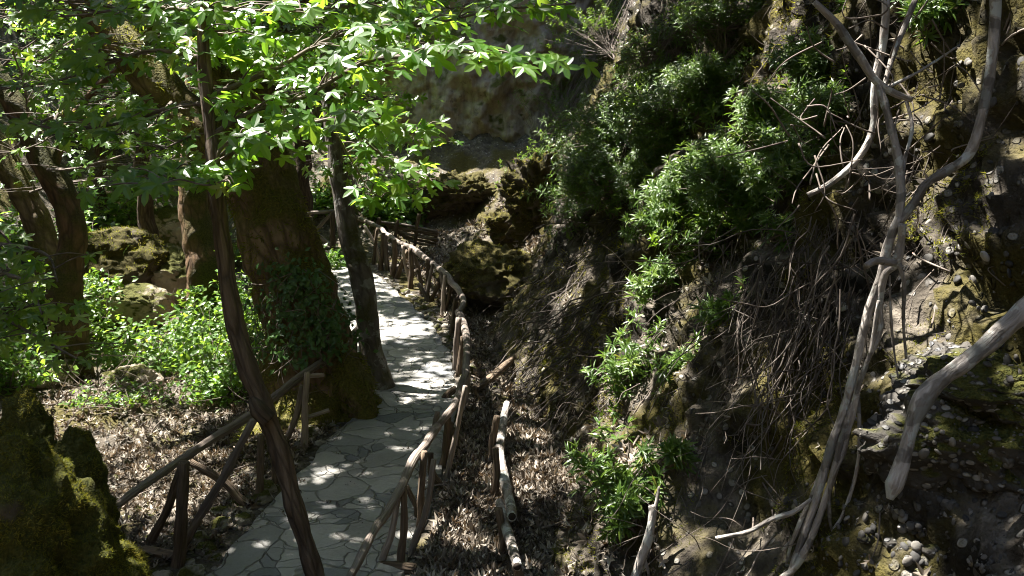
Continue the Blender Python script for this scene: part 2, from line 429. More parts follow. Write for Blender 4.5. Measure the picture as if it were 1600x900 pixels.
M_TWIGDARK = bark_mat('shaded_twig_bark', [(.25, (.035, .03, .026)), (.5, (.085, .073, .064)), (.75, (.17, .15, .135))], (60, 60, 8), bs=.3, crack=.2)  # copy of the twig bark, darkened to paint in the bank's shade
def rock_mat(name, cols, moss=.4, peb=0.0, mosscol=((.03, .038, .008), (.09, .085, .018)), sc=3.0, streak=False):
    m, nt = mat(name); g = geo_pos(nt); p = g.outputs['Position']
    n1 = noise(nt, p, sc, 8, .62, .3); n2 = noise(nt, p, sc*6, 5, .6); n3 = noise(nt, p, sc*.6, 3)
    c = ramp(nt, n1, cols)
    c = mix(nt, .5, c, mix(nt, n2, (.5, .5, .5), (1.5, 1.5, 1.5)), 'MULTIPLY')
    if streak:
        sv = nd(nt, 'ShaderNodeMapping', {'Vector': p, 'Scale': (1.6, 1.0, .22)}).outputs[0]
        c = mix(nt, mapr(nt, noise(nt, sv, 1.4, 6, .65, .4), .5, .66, 0, .75), c, (.085, .06, .042))
        c = mix(nt, mapr(nt, noise(nt, p, 3.5, 6, .7), .58, .66, 0, .6), c, (.06, .05, .035))
    h = math_(nt, 'ADD', n1, math_(nt, 'MULTIPLY', n2, .5))
    if peb:
        dv = nd(nt, 'ShaderNodeMapping', {'Vector': p, 'Scale': (1, 1, 1.6)}).outputs[0]
        vo = nd(nt, 'ShaderNodeTexVoronoi', {'Vector': dv, 'Scale': 16.0, 'Randomness': 1.0})
        f = math_(nt, 'MULTIPLY', mapr(nt, vo.outputs['Distance'], .30, .38, 1, 0), mapr(nt, nd(nt, 'ShaderNodeSeparateColor', {0: vo.outputs['Color']}).outputs[0], .35, .4, 0, 1))
        gr = ramp(nt, nd(nt, 'ShaderNodeSeparateColor', {0: vo.outputs['Color']}).outputs[1], [(0, (.10, .10, .105)), (.6, (.22, .215, .21)), (1, (.42, .41, .39))])
        c = mix(nt, math_(nt, 'MULTIPLY', f, peb), c, gr)
        h = math_(nt, 'ADD', h, math_(nt, 'MULTIPLY', f, .9*peb))
    if moss:
        z = nd(nt, 'ShaderNodeSeparateXYZ', {0: g.outputs['Normal']}).outputs[2]
        f = mapr(nt, math_(nt, 'ADD', n3, math_(nt, 'MULTIPLY', z, .22)), .66-moss*.4, .76-moss*.4, 0, 1)
        mf = noise(nt, p, 55, 3)
        c = mix(nt, f, c, mix(nt, mapr(nt, mf, .3, .7), mosscol[0], mosscol[1]))
        h = math_(nt, 'ADD', h, math_(nt, 'MULTIPLY', f, mf))
    out(nt, princ(nt, c, .9, .2, bump(nt, h, .8, .05))); return m
M_ROCKMOSS = rock_mat('mossy_rock', [(.3, (.04, .034, .026)), (.6, (.10, .085, .065)), (.8, (.18, .155, .12))], .75)
M_ROCKDARK = rock_mat('dark_mossy_rock', [(.3, (.035, .03, .024)), (.6, (.085, .072, .056)), (.8, (.16, .135, .105))], .55, mosscol=((.025, .026, .007), (.085, .068, .018)))
M_ROCKPALE = rock_mat('pale_rock', [(.3, (.17, .14, .11)), (.6, (.32, .275, .22)), (.8, (.44, .39, .32))], .22)
M_CLIFF = rock_mat('cliff_rock', [(.2, (.13, .108, .08)), (.5, (.235, .20, .152)), (.8, (.32, .28, .215))], .1, sc=2.2, streak=True)
M_CONG = rock_mat('conglomerate_rock', [(.3, (.028, .025, .022)), (.6, (.065, .06, .054)), (.8, (.12, .11, .10))], .08, 1.0)
M_STONE = rock_mat('edge_stone', [(.3, (.16, .145, .125)), (.6, (.30, .275, .24)), (.8, (.42, .39, .34))], .1, sc=8)

def ground_mat():
    m, nt = mat('gorge_soil'); g = geo_pos(nt); p = g.outputs['Position']
    n1 = noise(nt, p, 1.4, 7, .62, .4); n2 = noise(nt, p, 9, 6, .6); n3 = noise(nt, p, .8, 4); n4 = noise(nt, p, 38, 4)
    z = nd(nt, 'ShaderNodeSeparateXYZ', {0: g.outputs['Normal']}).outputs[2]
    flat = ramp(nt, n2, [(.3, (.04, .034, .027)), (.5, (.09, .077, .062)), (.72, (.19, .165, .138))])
    steep = ramp(nt, n1, [(.32, (.010, .009, .007)), (.5, (.029, .025, .020)), (.72, (.085, .072, .058))])  # steep soil darkened further, deep shade of the bank put into its colour
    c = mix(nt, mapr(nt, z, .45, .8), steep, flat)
    c = mix(nt, .55, c, mix(nt, n4, (.4, .4, .4), (1.6, 1.6, 1.6)), 'MULTIPLY')
    h = math_(nt, 'ADD', n2, math_(nt, 'MULTIPLY', n4, .4))
    vo = nd(nt, 'ShaderNodeTexVoronoi', {'Vector': p, 'Scale': 13.0})
    s = nd(nt, 'ShaderNodeSeparateColor', {0: vo.outputs['Color']})
    f = math_(nt, 'MULTIPLY', mapr(nt, vo.outputs['Distance'], .28, .36, 1, 0), mapr(nt, math_(nt, 'ADD', s.outputs[0], n3), .98, 1.05, 0, 1))
    c = mix(nt, f, c, ramp(nt, s.outputs[1], [(0, (.09, .085, .08)), (1, (.32, .30, .27))]))
    h = math_(nt, 'ADD', h, f)
    mf = mapr(nt, math_(nt, 'ADD', n3, math_(nt, 'MULTIPLY', n2, .25)), .60, .70, 0, .9)
    mc = noise(nt, p, 60, 3)
    c = mix(nt, mf, c, mix(nt, mc, (.02, .022, .006), (.10, .08, .02)))
    out(nt, princ(nt, c, .95, .15, bump(nt, h, .9, .06))); return m
M_GROUND = ground_mat()

def path_mat():
    m, nt = mat('crazy_paving'); g = geo_pos(nt); p = g.outputs['Position']
    dn = nd(nt, 'ShaderNodeTexNoise', {'Vector': p, 'Scale': 2.2, 'Detail': 3.0})
    ofs = nd(nt, 'ShaderNodeVectorMath', {0: dn.outputs['Color'], 1: (.5, .5, .5)}, operation='SUBTRACT').outputs[0]
    v = nd(nt, 'ShaderNodeVectorMath', {0: ofs, 1: (.45, .45, 0), 2: p}, operation='MULTIPLY_ADD').outputs[0]
    v = nd(nt, 'ShaderNodeVectorMath', {0: v, 1: (1, 1, 0)}, operation='MULTIPLY').outputs[0]
    def vor(sc_, **k): return nd(nt, 'ShaderNodeTexVoronoi', {'Vector': v, 'Scale': sc_, 'Randomness': 1.0}, voronoi_dimensions='2D', **k)
    e1 = vor(3.0, feature='DISTANCE_TO_EDGE').outputs[0]; c1 = vor(3.0).outputs['Color']
    e2 = vor(6.3, feature='DISTANCE_TO_EDGE').outputs[0]; c2 = vor(6.3).outputs['Color']
    pick = math_(nt, 'GREATER_THAN', nd(nt, 'ShaderNodeSeparateColor', {0: c1}).outputs[2], .55)
    e = math_(nt, 'MINIMUM', e1, math_(nt, 'ADD', math_(nt, 'MULTIPLY', e2, .8), math_(nt, 'MULTIPLY', math_(nt, 'SUBTRACT', 1.0, pick), 1.0)))
    cc = mix(nt, pick, c1, c2)
    s = nd(nt, 'ShaderNodeSeparateColor', {0: cc})
    c = ramp(nt, s.outputs[0], [(0, (.13, .136, .142)), (.14, (.17, .173, .175)), (.2, (.21, .209, .203)), (.6, (.28, .274, .26)), (1, (.34, .328, .305))])
    n1 = noise(nt, p, 5, 6, .6); n2 = noise(nt, p, 30, 5, .6)
    c = mix(nt, .7, c, mix(nt, n1, (.6, .6, .6), (1.4, 1.38, 1.35)), 'MULTIPLY')
    c = mix(nt, .35, c, mix(nt, n2, (.6, .6, .6), (1.4, 1.4, 1.4)), 'MULTIPLY')
    jw = mapr(nt, n1, .3, .7, .016, .05)
    j = nd(nt, 'ShaderNodeMapRange', {0: e, 1: 0.0, 2: jw, 3: 1.0, 4: 0.0}).outputs[0]
    jn = mapr(nt, noise(nt, p, 3.3, 3), .38, .62, .1, .75)
    c = mix(nt, math_(nt, 'MULTIPLY', j, jn), c, mix(nt, n2, (.045, .04, .034), (.16, .145, .125)))
    st = mapr(nt, noise(nt, p, 1.3, 5, .65), .5, .72, 0, .5)
    c = mix(nt, st, c, (.12, .105, .085))
    h = math_(nt, 'ADD', math_(nt, 'MULTIPLY', j, -1.0), math_(nt, 'ADD', math_(nt, 'MULTIPLY', n1, .7), math_(nt, 'MULTIPLY', n2, .25)))
    h = math_(nt, 'ADD', h, math_(nt, 'MULTIPLY', s.outputs[1], .5))
    out(nt, princ(nt, c, mapr(nt, n1, .3, .7, .55, .85), .35, bump(nt, h, .75, .04))); return m
M_PATH = path_mat()
def pebble_mat():
    m, nt = mat('river_pebble'); r = attr(nt, 'rnd').outputs['Fac']; p = geo_pos(nt).outputs['Position']
    c = ramp(nt, r, [(0, (.035, .034, .034)), (.4, (.08, .076, .07)), (.75, (.13, .12, .108)), (.95, (.19, .18, .165)), (1, (.33, .31, .29))])
    n = noise(nt, p, 40, 5); c = mix(nt, .6, c, mix(nt, n, (.5, .48, .45), (1.45, 1.42, 1.4)), 'MULTIPLY')
    out(nt, princ(nt, c, .75, .3, bump(nt, n, .4, .01))); return m
M_PEB = pebble_mat()

# ------------------------------------------------------------------ sun gaps: crown leaves left out where light should land
GAPS = []      # world point, radius, chance that a leaf in the shaft stays
def gap(px, py, r, keep=.05, d=None, n=1, jit=0, back=0.0):
    for k in range(n):
        x = px+(rng.normal()*jit if jit else 0); y = py+(rng.normal()*jit*.7 if jit else 0)
        p = hit(x, y, back=back) if d is None else P(x, y, d)
        GAPS.append((p, r*(1+.4*rng.normal() if n > 1 else 1), keep*.25, d is not None))
def sun_keep(pos, pad=0.0):
    m = np.ones(len(pos), bool); q = rng.random(len(pos))
    wob = 1+.55*fbm(pos*2.3, 2, 77)
    for p, r, k, _ in GAPS:
        v = pos-p; t = v@SUN
        dist = np.linalg.norm(v-t[:, None]*SUN, axis=1)
        m &= ~((t > .8) & (dist < r*wob+pad*min(1, max(.3, (r-.04)/.08))) & (q > k))
    return m
# flecks on the path and ground
gap(655, 560, .036, .05, n=9, jit=32); gap(650, 500, .038, .05, n=5, jit=22); gap(625, 470, .06, n=3, jit=12)
gap(640, 612, .05, n=4, jit=28); gap(670, 585, .09)
gap(505, 817, .06); gap(520, 808, .035); gap(505, 745, .07, n=3, jit=14); gap(628, 700, .045, n=2, jit=22)
gap(390, 885, .04, n=3, jit=25)
gap(822, 690, .24, .0); gap(812, 655, .18, 0); gap(835, 735, .10); gap(795, 650, .10); gap(790, 720, .06)
gap(735, 835, .11, n=3, jit=22); gap(800, 850, .05); gap(760, 780, .04, n=4, jit=30); gap(870, 640, .05, n=4, jit=30)
gap(730, 560, .05, n=6, jit=24); gap(190, 705, .4, .0); gap(240, 690, .22, .0, n=5, jit=40); gap(150, 640, .25, n=3, jit=30); gap(330, 800, .05, n=6, jit=50); gap(420, 760, .05, n=3, jit=20)
gap(310, 655, .08, n=5, jit=35); gap(255, 455, .65, .03); gap(200, 480, .4, .02); gap(215, 480, .4, d=12.5); gap(290, 360, .6, d=15); gap(300, 420, .5, d=13.5)
gap(150, 560, .45, .02, n=8, jit=80); gap(270, 575, .4, .02, n=7, jit=60); gap(300, 560, .2, .02, d=9.2); gap(225, 530, .22, .02, d=9.5); gap(320, 470, .3, .02, d=9.5); gap(100, 500, .5, .02, d=10.5); gap(50, 470, .4, .02, d=10.5); gap(330, 500, .35, n=3, jit=30); gap(520, 425, .3); gap(60, 610, .2, n=3, jit=40)
gap(980, 575, .42, .02, back=.4); gap(960, 600, .2); gap(1030, 415, .35, .03, back=.3); gap(985, 705, .22, .1, back=.3); gap(985, 780, .2, .1, back=.3); gap(1060, 570, .12, back=.3)
gap(900, 450, .18); gap(880, 480, .15); gap(920, 380, .15); gap(930, 870, .16); gap(1000, 860, .12); gap(1090, 850, .08); gap(890, 820, .05)
gap(830, 400, .2); gap(760, 375, .2); gap(800, 230, .45, .1); gap(850, 330, .3); gap(870, 220, .35, .2, n=3, jit=40)
gap(620, 345, .6); gap(640, 380, .25, n=4, jit=30); gap(690, 430, .08, n=4, jit=16)
gap(1400, 370, .14, .02, d=4.4); gap(1385, 420, .12, .02, d=4.4); gap(1375, 480, .10, d=4.3); gap(1330, 620, .07, d=4.1, n=4, jit=25); gap(1290, 780, .09, d=3.9); gap(1265, 850, .08, d=3.8); gap(1300, 700, .08, d=4)
gap(1440, 600, .09); gap(1440, 520, .1); gap(1430, 570, .08); gap(1480, 280, .06, d=3.6); gap(1320, 50, .12, d=4.6); gap(1340, 95, .1, d=4.5)
gap(1230, 60, .3, .1); gap(1210, 130, .2, .1); gap(1150, 40, .25, .2); gap(1460, 150, .12, n=3, jit=25); gap(1450, 370, .07, n=3, jit=30)
gap(1180, 830, .06, n=4, jit=25); gap(1200, 640, .05, n=4, jit=30); gap(1060, 480, .08, n=4, jit=30); gap(1130, 600, .04, n=4, jit=40); gap(1480, 660, .05, n=3, jit=20)
gap(1000, 130, .17, .2, n=16, jit=90, back=.6); gap(950, 280, .15, .2, n=12, jit=75, back=.5); gap(1150, 250, .12, .2, n=8, jit=60, back=.5)
gap(655, 715, .05, d=7.4)
gap(726, 560, .06, d=10.2); gap(700, 430, .09, d=13); gap(665, 403, .12, d=14.5); gap(527, 260, .35, .05, d=10.6)
# the leaf sprays hanging into the frame
gap(520, 190, .45, .05, d=5.0); gap(590, 110, .4, .05, d=4.9); gap(690, 90, .35, .1, d=4.7); gap(800, 110, .35, .05, d=4.6); gap(390, 210, .35, .1, d=5)
gap(580, 310, .3, .05, d=6); gap(430, 110, .35, .2, d=5.5); gap(150, 120, .3, .3, d=6); gap(230, 100, .5, .3, d=8); gap(90, 60, .6, .2, d=8)
gap(60, 60, 1.2, .1, d=15); gap(200, 60, 1.0, .1, d=14); gap(150, 200, .8, .1, d=16); gap(420, 40, .8, .1, d=14); gap(60, 200, .7, .1, d=9); gap(560, 60, .8, .1, d=11); gap(30, 120, .6, .1, d=8)
gap(560, 40, .5, .2, d=8); gap(300, 50, .5, .3, d=8)
gap(125, 755, .10, .1, d=4.1); gap(80, 700, .06, .1, d=3.9); gap(165, 790, .05, .1, d=3.85); gap(200, 830, .03, .2, d=3.75, n=2, jit=18)
gap(505, 560, .14, .1, d=8.5); gap(440, 360, .22, .1, d=8.6); gap(400, 330, .3, .2, d=8.6); gap(350, 300, .2, .2, d=8.7); gap(465, 330, .16, .2, d=8.7); gap(510, 430, .12, .3, d=8.8, n=3, jit=20); gap(490, 470, .3, .1, d=8.6); gap(430, 560, .12, n=3, jit=25, d=8.4); gap(105, 380, .3, d=12.2); gap(40, 300, .25, d=13.6); gap(230, 110, .35, d=9.3); gap(310, 340, .3, d=14.6); gap(560, 620, .08, d=8.8)
gap(205, 665, .07, d=4.2); gap(235, 690, .05, d=4.1)

for x_, y_, d_, r_ in ((50, 735, 3.75, .07), (110, 770, 3.8, .06), (150, 800, 3.75, .05), (180, 850, 3.7, .06), (25, 700, 3.8, .05), (90, 700, 3.9, .05), (140, 750, 4.3, .09), (60, 640, 4.6, .06), (100, 850, 3.6, .035)):
    GAPS.append((P(x_, y_, d_), r_, .05, False))
def _misses_path(g):
    p, r, k, hung = g
    if not hung: return True
    q = p-SUN*(p[2]/SUN[2]); pd_, _s = path_dist(q[:1], q[1:2])
    return not (pd_[0] < r+.1 and 3.5 < q[1] < 8.6)
GAPS = [g for g in GAPS if _misses_path(g)]
# ------------------------------------------------------------------ ground, path
tb = MB(); ny, nx = gx.shape
idx = np.arange(ny*nx).reshape(ny, nx)
TV = np.stack([gx.ravel(), gy.ravel(), GZ.ravel()], 1)
k_ = (TV[:, 1] > 1) & (TV[:, 1] < 24) & (TV[:, 0] > -2) & (TV[:, 0] < 7); TV[k_] = crag(TV[k_])
tb.add(TV, np.stack([idx[:-1, :-1], idx[:-1, 1:], idx[1:, 1:], idx[1:, :-1]], 2).reshape(-1, 4))
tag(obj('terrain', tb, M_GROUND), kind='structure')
pb = MB(); K = 15
t = np.linspace(0, 1, K)[None, :, None]
lw = PLs+np.stack([.05*fbm(PLs*3, 3, 4)]*3, 1)*[1, 0, 0]; rw = PRs+np.stack([.05*fbm(PRs*3, 3, 5)]*3, 1)*[1, 0, 0]
PV = lw[:, None]*(1-t)+rw[:, None]*t
top = PV.copy(); top[..., 2] = zp(top[..., 1])+.02+.012*fbm(top*2.0, 3, 8)
top = np.concatenate([top[:, :1]-[0, 0, .12], top, top[:, -1:]-[0, 0, .12]], 1)
i2 = np.arange(NP*(K+2)).reshape(NP, K+2)
pb.add(top.reshape(-1, 3), np.stack([i2[:-1, :-1], i2[:-1, 1:], i2[1:, 1:], i2[1:, :-1]], 2).reshape(-1, 4))
tag(obj('stone_path', pb, M_PATH), kind='structure')

# ------------------------------------------------------------------ far cliff
cb = MB(); nX, nZ = 300, 330
cx = np.linspace(-5.2, 6.5, nX); cz = np.linspace(-.5, 15, nZ); CX, CZ = np.meshgrid(cx, cz)
q = np.stack([CX, CZ*.7, 0*CX], -1)
CY = 24.6+.35*(CX+1.5)**2*.12+.10*CZ+.55*fbm(q*.5, 4, 41)+.20*fbm(q*2.1, 4, 43)+.045*np.abs(fbm(q*[5, 9, 1], 3, 44))+.9*ss(-3.6, -5.2, CX)*2
i3 = np.arange(nX*nZ).reshape(nZ, nX)
cb.add(np.stack([CX, CY, CZ], -1).reshape(-1, 3), np.stack([i3[:-1, :-1], i3[:-1, 1:], i3[1:, 1:], i3[1:, :-1]], 2).reshape(-1, 4))
tag(obj('cliff', cb, M_CLIFF), 'tall bare tan rock face behind the far end of the path', 'cliff', kind='structure')

# ------------------------------------------------------------------ woodwork
def post(parent, name, a, b, rpx, m=None, bend=0.0, foot_on=True, label=None, Yref=None):
    """a = top pixel, b = foot pixel; the foot stands on the ground, the top in the same upright plane"""
    fp = hit(*b) if foot_on else P(b[0], b[1], Yref/rays(*b)[0][1])
    r = rays(*a)[0]; tp = CAM+r*(fp[1]/r[1])
    rr = rpx*fp[1]/F
    mid = (fp+tp)/2+np.array([bend, 0, 0])*np.linalg.norm(tp-fp)+rng.normal(size=3)*.012
    fp2 = fp-(tp-fp)/np.linalg.norm(tp-fp)*.06
    mb = MB(); tube(mb, [fp2, fp*.6+mid*.4+rng.normal(size=3)*.008, mid, tp], [rr*1.12, rr*1.05, rr, rr*.86], 9, 5, .16, 9, .015)
    return obj(name, mb, m or M_WOOD, parent, label=label)
def rail_pts(lst, h):
    out_ = []
    for x, y in lst:
        out_.append(on_path(x, y, h))
    return np.array(out_)
def rail(parent, name, pts, rpx, m=None, wob=.02, sub=5):
    pts = np.asarray(pts); rr = [rpx*p[1]/F for p in pts]
    mb = MB(); tube(mb, pts, rr, 10, sub, .14, 8, wob)
    return obj(name, mb, m or M_WOOD, parent)

# right railing, near run
RR = rail_pts([(505, 965), (548, 897), (583, 833), (617, 777), (643, 723), (663, 697), (683, 667), (707, 637), (720, 606), (729, 571), (730, 539), (724, 507), (717, 488)], .58)
RR[:, 2] += 0
t_ = thing('railing', 'rustic log railing along the right edge of the stone path', 'railing', hit(640, 880))
rail(t_, 'handrail', RR[:7], 7.6, M_WOOD)
rail(t_, 'handrail', RR[6:], 6.3, M_WOOD)
for a, b, r, m, bd in [((622, 778), (595, 887), 6, M_WOODPALE, 0), ((631, 760), (627, 888), 6.5, M_WOODBR, 0), ((635, 760), (654, 815), 5, M_WOODBR, .05),
                       ((663, 705), (654, 833), 6, M_WOODBR, -.03), ((678, 718), (640, 868), 5.5, M_WOOD, .05), ((672, 708), (694, 764), 6, M_WOODBR, -.14),
                       ((700, 652), (691, 735), 6, M_WOODBR, .03), ((703, 660), (719, 700), 5, M_WOODBR, 0), ((727, 603), (699, 749), 4.5, M_WOODPALE, .03),
                       ((684, 643), (670, 690), 5.5, M_WOODPALE, 0), ((713, 606), (690, 628), 6.5, M_WOODBR, 0), ((733, 584), (719, 637), 4, M_WOODPALE, .03),
                       ((717, 497), (708, 583), 5, M_WOOD, 0), ((724, 526), (718, 588), 5.5, M_WOODBR, .02), ((712, 466), (707, 525), 4.5, M_WOODBR, 0)]:
    post(t_, 'post', a, b, r, m, bd)
bl = MB(); tube(bl, [hit(556, 897)+[0, 0, .03], hit(600, 893)+[0, 0, .035], hit(650, 896)+[0, 0, .03]], [.042, .046, .04], 10, 6, .12, 8)
obj('ground_log', bl, M_WOODBR, t_)
# far run
t_ = thing('railing', 'far curving run of twisted log railing beyond the bend of the path', 'railing', hit(640, 452))
RF = rail_pts([(717, 490), (724, 468), (712, 448), (696, 428), (680, 415), (664, 403), (641, 386), (618, 376), (605, 365), (591, 355), (571, 345), (552, 338)], .60)
rail(t_, 'handrail', RF[:7], 4.8, M_WOOD); rail(t_, 'handrail', RF[6:], 3.6, M_WOOD)
for a, b, r, m, bd in [((695, 430), (691, 496), 3.6, M_WOODPALE, 0), ((691, 431), (673, 472), 3.6, M_WOODBR, .03), ((699, 432), (706, 478), 3, M_WOODBR, 0), ((668, 405), (668, 468), 4, M_WOODBR, 0),
                       ((643, 392), (658, 441), 3.6, M_WOOD, .06), ((653, 443), (668, 474), 4, M_WOOD, .12), ((641, 388), (641, 452), 4.2, M_WOODBR, 0), ((637, 391), (618, 437), 4, M_WOODBR, 0),
                       ((651, 420), (655, 462), 2.6, M_WOODBR, .05), ((676, 412), (664, 474), 2.6, M_WOOD, 0), ((706, 442), (694, 492), 2.8, M_WOODBR, .04), ((629, 383), (641, 446), 2.6, M_WOODPALE, -.03),
                       ((616, 374), (612, 437), 4.4, M_WOODBR, .02), ((599, 364), (595, 424), 3.8, M_WOODBR, 0), ((602, 368), (605, 423), 3.8, M_WOOD, 0), ((569, 352), (594, 415), 2.8, M_WOODPALE, .08),
                       ((556, 336), (557, 385), 3, M_WOODBR, 0), ((688, 425), (697, 490), 3, M_WOOD, 0),
                       ((720, 470), (704, 505), 3.5, M_WOODBR, 0), ((590, 356), (584, 414), 2.8, M_WOODBR, 0), ]:
    post(t_, 'post', a, b, r, m, bd)
# left railing
t_ = thing('railing', 'low grey log railing on the left of the path below the mossy tree', 'railing', hit(276, 884))
RL = rail_pts([(120, 838), (178, 792), (232, 753), (286, 716), (340, 680), (394, 648), (422, 626), (470, 588), (509, 563)], .60)
rail(t_, 'handrail', RL[:7], 7.2, M_WOOD, .012); rail(t_, 'handrail', RL[5:], 6.5, M_WOOD, .012)
for a, b, r, m, bd in [((288, 722), (277, 884), 10, M_WOODBR, 0), ((283, 730), (228, 862), 7, M_WOODBR, 0), ((396, 656), (281, 862), 7.5, M_WOOD, .02), ((297, 722), (397, 793), 7, M_WOODBR, .03),
                       ((408, 680), (404, 782), 6.5, M_WOODBR, 0), ((480, 582), (474, 702), 5.5, M_WOODPALE, 0), ((472, 602), (444, 694), 5, M_WOOD, 0), ((424, 640), (430, 760), 5, M_WOODBR, 0)]:
    post(t_, 'post', a, b, r, m, bd)
bl = MB(); tube(bl, [hit(225, 868)+[0, 0, .04], hit(250, 874)+[0, 0, .05], hit(280, 878)+[0, 0, .04]], [.035, .038, .035], 9, 5, .12, 8); obj('ground_log', bl, M_WOODBR, t_)
for a, b in (((478, 588), (506, 586)), ((480, 652), (514, 641))):
    bl = MB(); y0 = hit(474, 702)[1]; tube(bl, [P(a[0], a[1], y0/rays(*a)[0][1]), P(b[0], b[1], (y0+.1)/rays(*b)[0][1])], [.022, .02], 8, 5, .1, 8); obj('cross_bar', bl, M_WOODPALE, t_)
# short run by the grey trunk
t_ = thing('railing', 'short stub of log railing between the mossy tree and the slender grey trunk', 'railing', hit(560, 597))
ra = hit(557, 590); y0 = ra[1]
bl = MB(); tube(bl, [P(x, y, y0/rays(x, y)[0][1]) for x, y in ((541, 536), (556, 519), (574, 502))], [.05, .052, .045], 10, 5, .12, 7); obj('handrail', bl, M_WOOD, t_)
for a, b, r, m in [((554, 522), (557, 590), 5.5, M_WOODBR), ((564, 512), (570, 600), 6, M_WOODPALE), ((579, 545), (585, 610), 5, M_WOODBR)]: post(t_, 'post', a, b, r, m, 0)
# fences at the far end
t_ = thing('fence', 'crossed pole fence at the far end left of the slender grey trunk', 'fence', hit(520, 388))
y0 = hit(520, 388)[1]
def seg(parent, name, a, b, rpx, m, y0, y1=None, bend=0.0):
    pa = P(a[0], a[1], y0/rays(*a)[0][1]); pc = P(b[0], b[1], (y1 or y0)/rays(*b)[0][1])
    mb = MB(); tube(mb, [pa, (pa+pc)/2+[0, 0, bend], pc], rpx*y0/F, 7, 5, .15, 7, .02); return obj(name, mb, m, parent)
seg(t_, 'top_pole', (478, 333), (526, 329), 3, M_WOOD, y0); seg(t_, 'brace', (517, 335), (490, 364), 3.2, M_WOODPALE, y0); seg(t_, 'brace', (494, 366), (520, 385), 3.2, M_WOODPALE, y0)
post(t_, 'post', (520, 331), (520, 390), 4.2, M_WOODBR)
post(t_, 'post', (486, 338), (484, 394), 4.0, M_WOODBR)
t_ = thing('fence', 'low dark fence of stacked horizontal sticks above the far railing', 'fence', hit(660, 390))
y0 = hit(660, 390)[1]+.2
for k in range(7):
    f = k/6
    seg(t_, 'rail', (596+34*f, 347+24*f), (684, 361+25*f+rng.normal()*.6), 2.1, M_WOODBR if k % 3 else M_WOOD, y0, y0-.1, rng.normal()*.03)
for a, b in (((655, 334), (648, 384)), ((681, 358), (679, 390)), ((622, 343), (616, 376)), ((592, 340), (583, 372))):
    seg(t_, 'post', a, b, 3.0, M_WOODBR, y0-.05)
# old rail in the gully
t_ = thing('railing', 'old broken rail of two grey logs standing in the leaf filled gully', 'railing', hit(775, 780))
def logrun(lst, h, rpx):
    pts = np.array([hit(x, y, h) for x, y in lst]); d0, d1 = pts[0][1], pts[-1][1]
    ys = np.linspace(d0, d1, len(lst)); pts = np.array([P(x, y, yy/rays(x, y)[0][1]) for (x, y), yy in zip(lst, ys)])
    return pts, np.array([rpx*p[1]/F for p in pts])
pts, rr = logrun([(792, 630), (783, 677), (780, 710), (787, 743), (797, 787), (800, 807)], .34, 8.5)
mb = MB(); tube(mb, pts, rr*[.6, .95, 1, 1.05, 1, .95], 12, 6, .12, 8); o_ = obj('log', mb, M_STEM, t_)
def endcap(p, dirv, r, parent):
    mb = MB(); tube(mb, [p-dirv*.01, p+dirv*.003], [r*.8, r*.78], 12, 1); obj('cut_end', mb, M_SAWN, parent)
dv = pts[-1]-pts[-2]; dv /= np.linalg.norm(dv); endcap(pts[-1], dv, rr[-1]*.95, o_)
pts, rr = logrun([(780, 785), (789, 820), (800, 853), (808, 885)], .30, 9)
mb = MB(); tube(mb, pts, rr*[.8, 1, 1, .95], 12, 6, .12, 8); o_ = obj('log', mb, M_STEM, t_)
dv = pts[-1]-pts[-2]; dv /= np.linalg.norm(dv); endcap(pts[-1], dv, rr[-1]*.95, o_)
for a, b, r in [((777, 650), (771, 730), 6.5), ((774, 700), (773, 785), 7), ((779, 795), (783, 872), 7.5), ((806, 880), (812, 930), 8)]: post(t_, 'post', a, b, r, M_WOODBR)
# fallen sticks on the gully litter
for k, (a, b, r, lab) in enumerate([((797, 653), (842, 755), .018, 'long pale bare stick slanting across the sunlit dead leaves in the gully'),
                                    ((842, 672), (838, 742), .026, 'short thick pale stick right of the long one on the gully litter'),
                                    ((812, 668), (826, 722), .014, 'thin pale stick left of the long one on the gully litter'),
                                    ((822, 655), (856, 690), .016, 'thin pale stick at the top of the sunlit heap in the gully'),
                                    ((742, 618), (808, 560), .05, 'brown fallen branch leaning on the bank behind the right railing'),
                                    ((690, 812), (716, 792), .03, 'stubby brown log piece lying at the foot of the right railing')]):
    pa, pc = hit(*a)+[0, 0, r+.01], hit(*b)+[0, 0, r+.01]; mb = MB(); tube(mb, [pa, (pa+pc)/2+rng.normal(size=3)*.02+[0, 0, .03], pc], [r, r, r*.75], 8, 6, .15, 9)
    tag(obj('fallen_stick', mb, M_WOODPALE if k < 4 else M_WOODBR, origin=tuple(pa)), lab, 'stick')

# ------------------------------------------------------------------ trees in view
BIG = []      # canopy owners: (empty, xy of the top, list of trunk top points)
def tree(label, loc, group=None, name='tree'):
    return thing(name, label, 'tree', tuple(loc), group)
# 1 big mossy tree
bp = hit(495, 655); D0 = bp[1]/rays(495, 655)[0][1]+.35
t_big = tree('massive moss covered tree leaning beside the path, ivy on its trunk', bp)
mb = MB()
tube(mb, Ps([(492, 690, D0), (488, 655), (484, 600), (474, 500), (446, 400), (408, 300), (388, 215), (394, 120), (412, 40), (428, -80), (430, -260)]),
     np.array([128, 108, 80, 66, 59, 56, 53, 38, 25, 23, 18])*D0/F, 72, 16, .17, 2.4, 0)
for a in ([(520, 590), (562, 634), (598, 646)], [(470, 600), (432, 660), (415, 690)], [(500, 610), (520, 665), (530, 684)], [(480, 600), (470, 660), (462, 700)], [(535, 580), (560, 620), (580, 662)]):
    pts = [P(a[0][0], a[0][1], D0-.15), P(a[1][0], a[1][1], D0-.35), hit(a[2][0], a[2][1])-[0, 0, .10]]
    tube(mb, pts, [.32, .17, .05], 28, 14, .30, 4.0)
obj('trunk', mb, M_BARKMOSS, t_big)
mb = MB()
